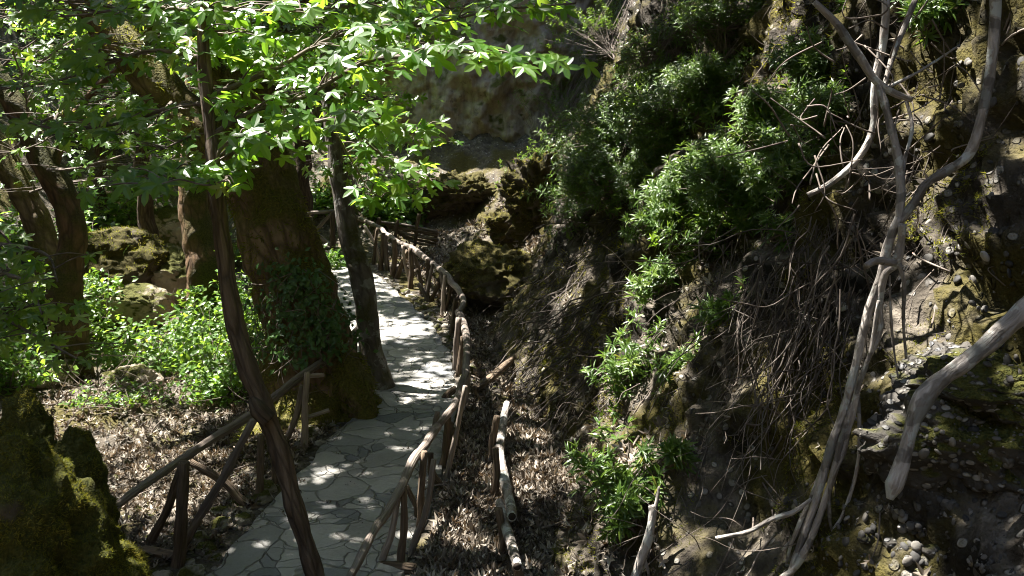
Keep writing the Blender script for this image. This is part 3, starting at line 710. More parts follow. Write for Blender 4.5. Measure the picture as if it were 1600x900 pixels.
for lst, r0, r1 in [([(392, 250, D0-.1), (330, 215), (268, 160), (205, 85), (140, 5), (60, -110)], .30, .16), ([(395, 170, D0), (350, 130), (310, 60), (300, -60)], .16, .1),
                    ([(260, 150, D0), (240, 60), (250, -60)], .09, .06), ([(415, 60, D0), (470, 10), (540, -60)], .12, .07), ([(320, 200, D0-.3), (240, 175), (160, 190), (90, 175)], .07, .03)]:
    tube(mb, Ps(lst), np.linspace(r0, r1, 5), 14, 7, .14, 3)
obj('limb', mb, M_BARKMOSS, t_big)
# moss on the trunk: short tufts scattered on its surface
def tufts(parent_or_none, Wfn, n, size, label=None): pass
# 2 slim leaning tree in front
t_slim = tree('slim brown tree leaning across the path in front of everything', P(506, 1010, 5.35))
mb = MB(); SL = Ps([(508, 1010, 5.35), (500, 940, 5.25), (490, 895, 5.2), (463, 800, 5.15), (437, 705, 5.1), (408, 630, 5.05), (383, 560, 5.0), (360, 470, 5.0), (348, 390), (343, 330), (338, 270), (330, 200), (319, 100), (317, 0), (322, -130)])
tube(mb, SL, np.array([17, 16, 15, 14.5, 15.5, 16, 14.5, 14, 13.5, 13, 12, 10.5, 9.5, 8.5, 7])*5.1/F, 14, 8, .16, 6, .02)
tube(mb, Ps([(420, 655, 5.0), (405, 640, 4.98), (396, 622, 5.0)]), [.05, .05, .03], 9, 5, .1, 8)
obj('trunk', mb, M_BARK, t_slim)
# 3 slender grey tree
gb = hit(600, 612); DG = gb[1]/rays(600, 612)[0][1]
t_grey = tree('slender grey barked tree curving up from the left edge of the path', gb)
mb = MB(); tube(mb, Ps([(602, 628, DG), (598, 605), (588, 575), (577, 520), (569, 455), (560, 415), (546, 370), (535, 310), (524, 250), (519, 205), (512, 140), (505, 50), (498, -60), (480, -200)]),
                np.array([25, 21, 18, 17, 18.5, 17.5, 16, 14, 12, 11.5, 11, 10, 9, 8])*DG/F, 14, 8, .10, 4)
tube(mb, Ps([(596, 600, DG), (580, 604), (571, 616)]), [.08, .06, .03], 9, 5)
obj('trunk', mb, M_BARKGREY, t_grey)
# 4.. left and back trunks
def gtree(label, lst, rpx, m, limbs=(), sides=14, group=None):
    d = lst[0][2]; b = P(*lst[0]); g = float(H(b[0], b[1])); base = np.array([b[0], b[1], g])
    t = tree(label, base, group); mb = MB()
    pts = Ps(lst); pts = np.vstack([[base-[0, 0, .2]], pts]) if pts[0][2] > g+.05 else pts
    rp = np.asarray(rpx, float)*d/F
    tube(mb, pts, np.concatenate([[rp[0]*1.25], rp]) if len(pts) > len(lst) else rp, sides, 7, .13, 3)
    obj('trunk', mb, m, t)
    for l, r0, r1 in limbs:
        mb = MB(); tube(mb, Ps(l), [r0, r1], 9, 6, .12, 4); obj('limb', mb, m, t)
    return t
t_left = gtree('brown tree with a bent trunk standing left beside the dark boulder', [(103, 470, 12.5), (104, 425), (114, 365), (98, 305), (75, 265), (42, 200), (15, 150), (-40, 60), (-90, -60)], [28, 24, 21, 22, 20, 18, 17, 15, 12], M_BARKRED,
               [([(80, 270, 12.5), (110, 190), (170, 120), (260, 60)], .08, .03)])
t_left2 = gtree('mossy tree leaning in from the left edge of the photo', [(80, 440, 14), (62, 360), (38, 305), (5, 245), (-50, 170), (-140, 60)], [22, 21, 20, 19, 17, 14], M_BARKMOSS)
t_mid = gtree('short orange brown trunk seen between the slim tree and the sunlit rocks', [(322, 420, 15), (312, 380), (303, 330), (300, 260), (305, 160), (310, 20), (312, -100)], [30, 26, 22, 19, 18, 16, 12], M_BARKRED)
dK = float(hitd(836, 150)[0])+.05
t_back = gtree('dark thin tree in front of the tan cliff', [(836, 150, dK), (824, 100), (817, 60), (812, -20), (800, -140)], [9, 8.5, 8, 7.5, 6], M_BARK, [([(815, 40, dK), (770, 70), (715, 95)], .04, .02)])

# ------------------------------------------------------------------ leaf sprays
def spray_leaves(mb, pts_line, n, spread, size, tilt=(0, -.55, .8), jit=.38, tmpl=STAR, flat=.16, cull=False):
    c = crom(pts_line, 60)
    i = rng.integers(4, 60, n); off = rng.normal(size=(n, 3))*spread*[1, 1, flat]
    pos = c[i]+off
    v_ = pos-CAM; f_ = v_@FW; sx = 800+F*(v_@RT)/f_; sy = 450-F*(v_@UP)/f_
    ok = ~((f_ < 10) & (np.hypot((sx-532)/26, (sy-275)/55) < 1)) & ~((f_ < 8.5) & (np.hypot((sx-415)/60, (sy-330)/60) < 1) & (rng.random(n) < .75))
    for (xa, ya, xb, yb, wd, fm_) in ((120, -10, 335, 220, 30, 9.4), (70, 260, 106, 440, 34, 12.2), (-10, 240, 66, 370, 30, 13), (300, 300, 318, 400, 24, 13)):
        t_s = np.clip(((sx-xa)*(xb-xa)+(sy-ya)*(yb-ya))/((xb-xa)**2+(yb-ya)**2), 0, 1)
        ok &= ~((f_ < fm_) & (np.hypot(sx-xa-t_s*(xb-xa), sy-ya-t_s*(yb-ya)) < wd) & (rng.random(n) < .85))
    pos, off, i = pos[ok], off[ok], i[ok]; n = len(pos)
    nrm = np.array(tilt)+rng.normal(size=(n, 3))*jit
    tgt = c[np.minimum(i+1, 59)]-c[i-1]; tgt = tgt/np.linalg.norm(tgt, axis=1)[:, None]
    dr = off/(np.linalg.norm(off, axis=1)[:, None]+1e-6)+tgt*.7+rng.normal(size=(n, 3))*.3+[0, -.1, -.1]
    if cull:
        k = sun_keep(pos, .06); pos, nrm, dr, n = pos[k], nrm[k], dr[k], int(k.sum())
    scatter(mb, tmpl, pos, nrm, dr, size*(.7+.5*rng.random(n)))
    return pos
def twigs_to(mb, line, pos, r=.004, every=1):
    c = crom(line, 60)
    for p in pos[::every]:
        i = np.argmin(np.linalg.norm(c-p, axis=1)); i = max(0, i-4)
        tube(mb, [c[i], (c[i]+p)/2+[0, 0, .02], p], [r*1.3, r*.6], 4, 3, cap=False)
def branch_set(t, branches, leafmat, barkmat, name='crown', leaf=.15, tmpl=STAR, mul=.95):
    lm = MB(); bm = MB()
    for lst, r0, n, spread in branches:
        pts = Ps(lst)
        tube(bm, pts, [r0, r0*.35], 6, 6, .12, 8, .02)
        pos = spray_leaves(lm, pts, int(n*mul), spread, leaf, tmpl=tmpl, cull=mul > .93)
        twigs_to(bm, pts, pos, .0045, 3)
    obj(name, lm, leafmat, t, smooth=False)
    obj('branches', bm, barkmat, t)
# slim tree: the bright sprays in front
B1 = [
    ([(335, 240, 5.0), (380, 225, 4.9), (440, 205, 4.8), (500, 190, 4.75), (560, 175, 4.7)], .018, 80, .16),
    ([(332, 210, 5.0), (400, 170, 5), (470, 150, 5), (560, 100, 4.9), (640, 88, 4.8), (730, 82, 4.7), (825, 105, 4.6)], .016, 110, .15),
    ([(340, 260, 5.0), (345, 235, 4.8), (370, 215, 4.7), (420, 205, 4.6)], .012, 46, .12),
    ([(325, 150, 5.0), (420, 110, 5.2), (520, 60, 5.4), (640, 40, 5.4), (760, 20, 5.3), (900, 5, 5.2)], .016, 150, .18),
    ([(338, 270, 5), (300, 260, 4.8), (260, 280, 4.7), (235, 290, 4.6)], .012, 55, .12),
    ([(335, 260, 5), (355, 280, 4.7), (330, 290, 4.6), (300, 285, 4.5)], .010, 34, .10),
    ([(325, 160, 5), (260, 170, 5.2), (180, 190, 5.4), (100, 200, 5.5), (20, 190, 5.6)], .014, 90, .20),
    ([(319, 90, 5), (240, 80, 5.3), (160, 100, 5.6), (80, 130, 5.8), (0, 140, 6)], .014, 130, .22),
    ([(318, 50, 5), (380, 60, 5.3), (450, 90, 5.6), (520, 110, 5.8)], .012, 90, .18),
    ([(560, 175, 4.9), (600, 200, 5.4), (640, 210, 5.8), (670, 195, 6)], .009, 40, .12),
    ([(540, 190, 5.6), (590, 240, 6), (630, 265, 6.2), (665, 285, 6.3)], .009, 42, .15),
    ([(520, 200, 6), (560, 270, 6.2), (580, 300, 6.2), (600, 310, 6.2)], .009, 30, .11),
    ([(318, 20, 5), (250, 10, 5.2), (150, 20, 5.5), (40, 30, 5.8)], .014, 130, .25),
    ([(318, 10, 5), (430, 20, 5.3), (560, 5, 5.6), (700, -10, 5.8)], .014, 120, .22)]
branch_set(t_slim, B1, M_GUM, M_TWIG, leaf=.162, mul=.86)
# left tree: foliage of the middle distance
def rb(x0, y0, d0, x1, y1, d1, n, spread, r=.02):
    xm, ym, dm = (x0+x1)/2+rng.normal()*15, (y0+y1)/2+rng.normal()*12, (d0+d1)/2
    return ([(x0, y0, d0), (xm, ym, dm), (x1, y1, d1)], r, n, spread)
B2 = [rb(75, 265, 12, 200, 240, 9, 90, .35), rb(42, 200, 12, 180, 150, 10, 130, .4), rb(42, 200, 12, 20, 80, 9, 130, .4), rb(15, 150, 12, 130, 50, 9, 160, .45), rb(-40, 60, 12, 60, 20, 8, 170, .4),
      rb(-20, 330, 8, 40, 410, 7, 50, .2), rb(-20, 420, 7, 70, 500, 6.5, 48, .18), rb(-30, 480, 7, 120, 560, 6.2, 40, .2), rb(-20, 380, 7, 90, 440, 6.6, 55, .2),
      rb(-20, 540, 7, 60, 470, 6.4, 30, .18)]
branch_set(t_left, B2, M_GUM, M_TWIG)
B3 = [rb(205, 85, 9.5, 330, 60, 8.5, 180, .4), rb(140, 5, 9.5, 240, 30, 8, 180, .4), rb(268, 160, 9.5, 180, 210, 8.5, 110, .35), rb(310, 60, 9.6, 420, 60, 9, 170, .4), rb(428, 0, 9.6, 540, 60, 9, 170, .4),
      rb(470, 10, 9.6, 640, 30, 10, 220, .45), rb(540, -10, 10, 720, 20, 11, 200, .5), rb(90, 175, 9.5, 20, 240, 9, 100, .35), rb(310, 215, 9.2, 250, 235, 8.4, 70, .25), rb(430, 60, 9.6, 500, 130, 8.6, 120, .3)]
branch_set(t_big, B3, M_GUM, M_TWIG)
branch_set(t_grey, [rb(512, 140, DG, 600, 150, 10, 110, .4), rb(505, 50, DG, 620, 60, 11, 170, .5), rb(505, 60, DG, 440, 120, 10, 120, .4), rb(524, 250, DG, 640, 290, 10.2, 70, .3), rb(512, 160, DG, 660, 220, 11, 60, .3)], M_GUM, M_TWIG)
branch_set(t_mid, [rb(305, 160, 15, 200, 100, 14, 200, .7, .03), rb(310, 20, 15, 450, 60, 15, 240, .8, .03), rb(303, 200, 15, 230, 270, 14, 110, .5, .03), rb(310, 60, 15, 380, 180, 14, 150, .5, .03), rb(310, 0, 15, 180, 20, 15, 240, .8, .03)], M_GUM, M_TWIG)
branch_set(t_left2, [rb(5, 245, 14, 120, 130, 14, 200, .7, .03), rb(-50, 170, 14, 60, 60, 14, 220, .8, .03), rb(38, 305, 14, 150, 280, 13, 110, .5, .03), rb(-50, 150, 14, 10, 10, 13, 220, .8, .03)], M_GUM, M_TWIG)
branch_set(t_back, [rb(812, -20, dK, 700, 20, dK-.5, 260, .6, .03), rb(815, 40, dK, 740, 50, dK-.5, 140, .45, .03), rb(812, 0, dK, 880, 30, dK-.5, 130, .5, .03)], M_GUM, M_TWIG)

# ------------------------------------------------------------------ background trees
def crown(mb, c, rad, n, size, tmpl=STAR_S, clumps=26, cull=True):
    cc = np.asarray(c)+rdir(clumps)*np.asarray(rad)*(.35+.6*rng.random((clumps, 1)))
    i = rng.integers(0, clumps, n)
    pos = cc[i]+rng.normal(size=(n, 3))*np.asarray(rad)*[.20, .20, .13]
    if cull: pos = pos[sun_keep(pos, .1)]
    m = len(pos)
    nrm = np.array([0, -.15, 1.0])+rng.normal(size=(m, 3))*.5
    scatter(mb, tmpl, pos, nrm, rdir(m)+[0, 0, -.3], size*(.7+.6*rng.random(m)))
    return cc
def bgtree(label, x, y, hgt, r, crad, n, size, lean=(0, 0), m=None, group=None, lm=None, low=.55):
    z = float(H(x, y)); t = tree(label, (x, y, z), group)
    top_ = np.array([x+lean[0], y+lean[1], z+hgt]); mb = MB(); b = np.array([x, y, z-.2])
    mid = (b+top_)/2+rng.normal(size=3)*[.2, .2, 0]
    tube(mb, [b, b*.6+mid*.4, mid, top_], [r*1.5, r, r*.8, r*.35], 12, 7, .12, 2.5, .1)
    obj('trunk', mb, m or M_BARK, t)
    cm = MB(); c0 = top_-[0, 0, crad[2]*low]
    cc = crown(cm, c0, crad, n, size)
    bmx = MB()
    for p in cc[:14]:
        s = b+(top_-b)*(.45+.45*rng.random()); tube(bmx, [s, (s+p)/2+[0, 0, .15], p], [r*.35, r*.1], 6, 5, .1, 4, .08)
    obj('branches', bmx, m or M_BARK, t)
    obj('crown', cm, lm or M_GUM, t, smooth=False)
    return t
for lab, x, y, h, r, cr, n, s in [
    ('leafy tree far behind the left boulder, on the valley floor', -7.2, 17.5, 7.0, .16, (2.2, 2.0, 2.2), 2600, .22),
    ('sunlit tree on the left slope behind the leaning mossy trunk', -10.5, 16.5, 6.0, .15, (2.4, 2.2, 2.4), 2600, .22),
    ('tall tree rising behind the big mossy trunk', -5.0, 21.0, 7.5, .2, (2.4, 2.0, 2.6), 3000, .24),
    ('far tree on the back slope at the upper left corner', -12.5, 23.0, 6.0, .2, (3.0, 2.5, 3.0), 3000, .26),
    ('far tree on the back slope above the orange brown trunk', -8.8, 24.5, 5.5, .2, (2.8, 2.2, 2.8), 3000, .26),
    ('tree growing at the left foot of the tan cliff', -4.2, 23.2, 4.6, .13, (1.7, 1.3, 1.8), 1700, .22),
    ('far tree high on the slope left of the tan cliff', -6.0, 27.5, 5.5, .18, (2.6, 2.2, 2.6), 2600, .27),
    ('young tree in the gap between the two leaning left trunks', -9.0, 19.5, 4.2, .1, (1.8, 1.6, 1.7), 1900, .22),
    ('young leafy tree behind the orange brown trunk', -6.6, 19.2, 4.4, .1, (1.5, 1.4, 1.7), 1900, .22)]:
    bgtree(lab, x, y, h, r, cr, int(n*1.9), s*.85)

# ------------------------------------------------------------------ the canopy overhead: crowns of tall trees whose trunks stand outside the frame
owners = []
for lab, x, y, h, r, lean in [
    ('tall gum tree on the top of the right bank outside the frame', 7.5, 7.0, 8.0, .35, (-2.5, 1)),
    ('tall gum tree left of the viewer outside the frame', -7.5, 3.0, 10.5, .4, (1.5, 3)),
    ('tall gum tree behind the viewer on the near slope', -2.5, -3.5, 10.5, .4, (.5, 4)),
    ('tall gum tree on the left slope outside the frame', -13.0, 10.0, 9, .4, (2, 1)),
    ('tall gum tree on the far right bank hidden above the shrubs', 6.5, 15.0, 7, .35, (-2, 0))]:
    z = float(H(x, y)); t = tree(lab, (x, y, z)); top_ = np.array([x+lean[0], y+lean[1], z+h]); mb = MB(); b = np.array([x, y, z-.3])
    tube(mb, [b, b*.5+top_*.5-np.array([lean[0], lean[1], 0])*.2, top_], [r*1.3, r, r*.5], 14, 9, .12, 2); obj('trunk', mb, M_BARK, t)
    owners.append([t, top_, MB(), MB(), r])
owners.append([t_big, P(430, -260, D0), MB(), MB(), .2])
NC = 105000
gq = np.stack([rng.uniform(-13, 6.5, NC), rng.uniform(1.5, 19, NC), np.zeros(NC)], 1)
gq[:, 2] = np.clip(H(gq[:, 0], gq[:, 1]), -.3, 6)
hc = 7.6+2.8*rng.random(NC)+.8*fbm(gq*.4, 2, 5)
hc = np.maximum(hc, gq[:, 2]+3.2)
cp = gq+SUN*((hc-gq[:, 2])/SUN[2])[:, None]
thin = fbm(cp*[.8, .8, .6], 3, 13)+.35*((np.abs(gq[:, 0]+.75) < 1.2) & (gq[:, 1] < 9.0) & (gq[:, 1] > 4))+.45*((gq[:, 0] > .2) & (gq[:, 1] < 11))  # crown made denser to hold the near path and bank in shade
kp = (rng.random(NC) < ss(-.85, -.30, thin)*.9+.1) & sun_keep(cp, .12)
# crowns thinned to let more sun into the left and back of the valley
kp &= rng.random(NC) > .70*ss(-3.0, -6.5, gq[:, 0])*ss(5, 7, gq[:, 1])
kp &= rng.random(NC) > .85*ss(13, 17, gq[:, 1])
cp = cp[kp]
# unseen extra leaves added behind and beside the viewer to block skylight
n2_ = 7500
ex = np.stack([rng.uniform(-20, 13, n2_), rng.uniform(-13, 4, n2_), 8.5+3*rng.random(n2_)], 1)
ex2 = np.stack([rng.uniform(2, 14, 6500), rng.uniform(0, 24, 6500), 9.0+3*rng.random(6500)], 1)
ex = np.concatenate([ex, ex2]); ex = ex[sun_keep(ex, .24)]
cp = np.concatenate([cp, ex]); big = np.concatenate([np.ones(len(cp)-len(ex)), np.full(len(ex), 1.6)])
own = np.argmin(np.stack([np.linalg.norm(cp[:, :2]-o[1][:2], axis=1) for o in owners]), 0)
for k, o in enumerate(owners):
    p = cp[own == k]; bg_ = big[own == k]; m = len(p)
    if not m: continue
    scatter(o[2], STAR_S, p, np.array([0, 0, 1])+rng.normal(size=(m, 3))*.45, rdir(m), .30*bg_*(.7+.6*rng.random(m)))
    for j in range(16):
        q = p[rng.integers(m)]-[0, 0, .1]; s = o[1]-(o[1]-np.array(o[0].location))*rng.random()*.25
        if not sun_keep(s+(q-s)*np.linspace(.15, 1, 25)[:, None]+np.array([0, 0, .2]), .1).all(): continue
        tube(o[3], [s, (s+q)/2+[0, 0, .3], q], [o[4]*.3, .02], 6, 7, .1, 3, .15)
    obj('crown' if k < 5 else 'upper_crown', o[2], M_CANOPY, o[0], smooth=False)
    obj('branches' if k < 5 else 'upper_branches', o[3], M_BARK, o[0])

# ------------------------------------------------------------------ boulders
def boulder(label, c, rad, seed, m, moss_n=0, msize=.035, amp=.22, rot=0, facet=0, name='boulder', up=-.3, fine=.03, freq=1.3):
    t = thing(name, label, 'rock', (c[0], c[1], c[2]-rad[2]*.8)); mb = MB()
    W, Fc = rock(mb, c, rad, seed, amp, freq, rot, facet=facet, fine=fine); obj('stone', mb, m, t)
    if moss_n:
        p, n = surf_samples(W, Fc, moss_n, up)
        k = fbm(p*3.1, 3, seed+3) > -.28; p, n = p[k], n[k]
        mm = MB(); mn = len(p)
        scatter(mm, BLADE, p-n*.004, rdir(mn)+n*.3, n*.7+rdir(mn)*.75+[0, 0, .1], msize*(.5+rng.random(mn))*np.clip(1+.35*fbm(p*9, 2, seed+9), .5, 1.5), np.clip(.45+.5*fbm(p*2.2, 3, seed)+.35*fbm(p*9, 2, seed+9)+.22*rng.normal(size=mn), 0, 1))
        obj('moss', mm, M_MOSS, t, smooth=False)
    return t
def sit(px, py, d, rad):
    """centre and size of a rock that fills the same spot but rests in the ground"""
    g = hit(px, py+.6*rad[2]*F/d); k = ((g-CAM)@FW)/d; rad = tuple(np.array(rad)*k)
    return g+np.array([0, rad[1]*.3, rad[2]*.45]), rad
boulder('rounded moss covered boulder at the lower left corner', P(42, 880, 3.9)-[0, 0, .42], (.46, .46, .94), 3, M_ROCKMOSS, 120000, .0165, .16, fine=.05)
boulder('smaller dark mossy boulder behind the lower left corner boulder', P(35, 690, 4.7)-[0, 0, .5], (.24, .26, .72), 5, M_ROCKMOSS, 36000, .0165, .18, fine=.04)
boulder('golden mossy hump peeking out right of the corner boulder', P(112, 742, 4.5)-[0, 0, .45], (.19, .22, .65), 8, M_ROCKMOSS, 20000, .0165, .15)
boulder('large dark mossy boulder right of the bent brown tree', *sit(170, 415, 12.5, (.75, .7, .6)), 12, M_ROCKDARK, 5000, .05, .2)
for lab, x, y, d, r, s in [('pale sunlit boulder right of the dark mossy boulder', 258, 440, 12.2, (.78, .6, .52), 21), ('low pale sunlit rock at the foot of the pale boulder', 200, 480, 11.2, (.5, .4, .28), 22),
                           ('pale rock beside the orange brown trunk', 280, 365, 14.6, (.7, .5, .5), 23), ('grey rock behind the pale boulder near the slim tree', 322, 425, 12.8, (.45, .4, .38), 24),
                           ('flat pale rock left on the sunny valley floor', 60, 585, 9.0, (.45, .35, .15), 25), ('small pale rock below the undergrowth left', 205, 590, 9.2, (.3, .25, .14), 26)]:
    boulder(lab, *sit(x, y, d, r), s, M_ROCKPALE, 0, amp=.25, facet=.8)
boulder('big overhanging dark rock block behind the far railing', *sit(785, 430, 14.2, (.92, .85, .66)), 31, M_ROCKDARK, 3500, .04, .2, facet=.8, up=.4, fine=.06, freq=1.5)
boulder('mossy upright rock below the cliff at the head of the bank', *sit(850, 300, 17.0, (.8, .7, .95)), 32, M_ROCKDARK, 4500, .05, .34, facet=.9, fine=.12, freq=1.8)
boulder('golden mossy rock on top of the dark block', *sit(812, 352, 15.0, (.75, .5, .32)), 33, M_ROCKDARK, 2500, .045, .3, facet=.9, fine=.1, freq=2)
boulder('dark tumbled rock under the cliff left of the mossy upright rock', *sit(722, 305, 18.5, (1.0, .7, .55)), 34, M_ROCKDARK, 1200, .045, .34, facet=.9, fine=.12, freq=1.9)
# conglomerate ledge at the right, pebbles in its face
t_ = thing('rock_ledge', 'overhanging conglomerate ledge full of pebbles at the right edge', 'rock', tuple(hit(1450, 790)))
mb = MB(); cl = hit(1525, 690, back=-.10)
W, Fc = rock(mb, cl, (.50, .42, .27), 44, .22, 1.8, .3, facet=.5, fine=.05)
c2 = hit(1600, 600, back=-.05); W2, F2 = rock(mb, c2, (.5, .42, .16), 45, .22, 1.9, 0, facet=.5, fine=.05)
obj('stone', mb, M_CONG, t_)
pm = MB()
for Wx, Fx, n_ in ((W, Fc, 1500), (W2, F2, 800)):
    p, n = surf_samples(Wx, Fx, n_)
    V0 = ICO1[0]; e = np.stack([.7+.5*rng.random(n_), .7+.5*rng.random(n_), .35+.3*rng.random(n_)], 1)
    sz = .005+.02*rng.random(n_)**4.5
    M_ = frames(n+rng.normal(size=n.shape)*.3, rdir(n_))
    V = np.einsum('nij,nkj->nki', M_, V0[None]*e[:, None])*sz[:, None, None]+p[:, None]
    pm.add(V.reshape(-1, 3), [(ICO1[1][None]+(np.arange(n_)*len(V0))[:, None, None]).reshape(-1, 3)], None, np.repeat(rng.random(n_), len(V0)))
tag(obj('pebbles', pm, M_PEB, t_), kind='stuff')

# ------------------------------------------------------------------ pebbles and rubble on the ground (countless)
def region_points(n, boxes):
    px, py = [], []
    w = np.array([(b[2]-b[0])*(b[3]-b[1])*b[4] for b in boxes], float); w /= w.sum()
    k = rng.choice(len(boxes), n, p=w)
    B = np.array([b[:4] for b in boxes], float)[k]
    return B[:, 0]+(B[:, 2]-B[:, 0])*rng.random(n), B[:, 1]+(B[:, 3]-B[:, 1])*rng.random(n)
def ground_world(n, x0, x1, y0, y1, bias=1.0):
    Y = y0+(y1-y0)*rng.random(n)**bias; X = x0+(x1-x0)*rng.random(n); return X, Y
px, py = region_points(5000, [(1330, 100, 1640, 620, .8), (1330, 560, 1640, 930, 1.6), (1100, 760, 1640, 930, 1.0), (900, 500, 1350, 900, .2)])
p = hits(px, py); n_ = len(p); nn = Hn(p[:, 0], p[:, 1])
e = np.stack([.7+.6*rng.random(n_), .7+.5*rng.random(n_), .30+.28*rng.random(n_)], 1)
sz = (.0035+.018*rng.random(n_)**4.5)*np.clip(np.linalg.norm(p-CAM, axis=1)/3.6, .8, 1.6)
p = crag(p, nn)
M_ = frames(nn+rng.normal(size=nn.shape)*.35, rdir(n_)); V0 = ICO1[0]
V = np.einsum('nij,nkj->nki', M_, V0[None]*e[:, None])*sz[:, None, None]+(p-nn*.003)[:, None]
pm = MB(); pm.add(V.reshape(-1, 3), [(ICO1[1][None]+(np.arange(n_)*len(V0))[:, None, None]).reshape(-1, 3)], None, np.repeat(rng.random(n_)**2, len(V0)))
tag(obj('pebbles', pm, M_PEB), 'loose grey pebbles in the earth of the right bank', kind='stuff')
n_ = 5200; X_ = rng.uniform(-5, .6, n_); Y_ = rng.uniform(4.2, 12, n_); k = path_dist(X_, Y_)[0] > .05; X_, Y_ = X_[k], Y_[k]; n_ = len(X_)
nn = Hn(X_, Y_); p = np.stack([X_, Y_, H(X_, Y_)+.018], 1); sz = .009+.034*rng.random(n_)**4
e = np.stack([.7+.6*rng.random(n_), .7+.5*rng.random(n_), .4+.35*rng.random(n_)], 1); V0 = ICO1[0]*(1+.18*rng.normal(size=(len(ICO1[0]), 1)))
V = np.einsum('nij,nkj->nki', frames(nn+rng.normal(size=nn.shape)*.4, rdir(n_)), V0[None]*e[:, None])*sz[:, None, None]+p[:, None]
pm = MB(); pm.add(V.reshape(-1, 3), [(ICO1[1][None]+(np.arange(n_)*len(V0))[:, None, None]).reshape(-1, 3)], None, np.repeat(.35+.65*rng.random(n_), len(V0)))
tag(obj('gravel', pm, M_STONE, smooth=False), 'pale broken gravel among the dead leaves of the gorge floor', kind='stuff')
# larger stones: each one its own
def stones(lst, group, label, name='stone', m=M_STONE):
    for k, (x, y, r) in enumerate(lst):
        c = hit(x, y); rr = r*np.linalg.norm(c-CAM)/F
        mb = MB(); s = 100+int(rng.integers(9000))
        rock(mb, c+[0, 0, rr*.3], (rr*(.9+.4*rng.random()), rr*(.8+.3*rng.random()), rr*(.55+.25*rng.random())), s, .22, 1.5, rng.random()*6, ICO3, .8, .0)
        tag(obj(name, mb, m, origin=tuple(c)), label, 'stone', group)
lst = []
for i in range(14, 84):     # left kerb of the path
    if i % 1 == 0:
        w = PLs[i]+np.array([-.05-.26*rng.random(), rng.normal()*.06, 0]); v = w-CAM
        dd = v@FW; x, y = 800+F*(v@RT)/dd, 450-F*(v@UP)/dd
        lst.append((x, y, float((7+13*rng.random()**1.5)*6.5/dd)))
stones(lst, 'edging stones left of the path', 'grey edging stone heaped along the left side of the path')
lst = []
for i in range(66, 128):
    w = PRs[i]+np.array([.03+.20*rng.random(), rng.normal()*.05, 0]); v = w-CAM
    dd = v@FW; lst.append((800+F*(v@RT)/dd, 450-F*(v@UP)/dd, float((7+7*rng.random())*9/dd)))
stones(lst, 'edging stones right of the path', 'grey edging stone along the right side of the path bend')
lst = [(1455, 865, 17), (1420, 858, 13), (1348, 845, 12), (1395, 853, 11), (1490, 840, 12), (1520, 870, 9), (1330, 800, 10), (1380, 885, 9), (1560, 860, 12), (1585, 890, 16), (1300, 870, 8), (1540, 890, 8), (1440, 895, 9)]
stones(lst, 'rubble stones under the ledge', 'loose grey stone lying on the dark ground under the pebbly ledge', m=M_CONG)

# ------------------------------------------------------------------ leaf litter (countless)
lm = MB()
def litter(n, x0, x1, y0, y1, size, bias=1.0, cond=None, path_margin=.08, lift=.02):
    X, Y = ground_world(n, x0, x1, y0, y1, bias)
    pd, sd = path_dist(X, Y)
    k = pd > path_margin
    if cond is not None: k &= cond(X, Y, pd, sd)
    X, Y = X[k], Y[k]; n = len(X)
    nn = Hn(X, Y)
    p = np.stack([X, Y, H(X, Y)+lift*rng.random(n)**1.5+.004], 1)
    k = (nn[:, 2] > .74) | (rng.random(n) < .12); p, nn = p[k], nn[k]; n = len(p)
    p = crag(p, nn)
    h = n//2
    for tm, a, b in ((DEAD, 0, h), (DEAD2, h, n)):
        scatter(lm, tm, p[a:b], nn[a:b]+rng.normal(size=(b-a, 3))*.42, rdir(b-a), size*(.4+.9*rng.random(b-a)))
litter(13000, -4.5, 1.0, 4.2, 9.5, .085, 1.0, lift=.05)
litter(9000, -6, .8, 9, 16, .11, 1.0, lift=.05)
litter(9000, -.6, .9, 4.2, 9.0, .10, 1.0, lift=.06)
litter(7000, .2, 3.4, 2.6, 9, .09, 1.0, lambda X, Y, pd, sd: (fbm(np.stack([X, Y, 0*X], -1)*1.3, 3, 6) > -.1))
litter(3500, -3, 2, 14, 22, .16, 1.0, lift=.05)
litter(800, -2.2, .2, 4.6, 12, .07, 1.0, path_margin=-.9, cond=lambda X, Y, pd, sd: (pd < .06) & (rng.random(len(X)) < ss(-.8, 0, pd)*.8+.12), lift=.03)
tag(obj('leaf_litter', lm, M_DEAD, smooth=False), 'curled brown dead leaves carpeting the gorge floor', kind='stuff')
# small sticks among the litter
tm_ = MB()
for k in range(520):
    x, y = (rng.uniform(-4, 1.0), rng.uniform(4.5, 12)) if k < 330 else (rng.uniform(.3, 3), rng.uniform(3, 9))
    if path_dist(np.array([x]), np.array([y]))[0][0] < .1: continue
    a = rng.random()*2*PI; L = .08+.3*rng.random()**2; p0 = np.array([x, y, 0]); p1 = p0+[math.cos(a)*L, math.sin(a)*L, 0]
    for q in (p0, p1): q[2] = H(q[0], q[1])+.02+.03*rng.random()
    r = .003+.007*rng.random()**3
    tube(tm_, [p0, (p0+p1)/2+rng.normal(size=3)*.02+[0, 0, .015], p1], [r, r*.7], 5, 3)
tag(obj('twig_litter', tm_, M_TWIG), 'scattered thin dry twigs lying on the gorge floor', kind='stuff')

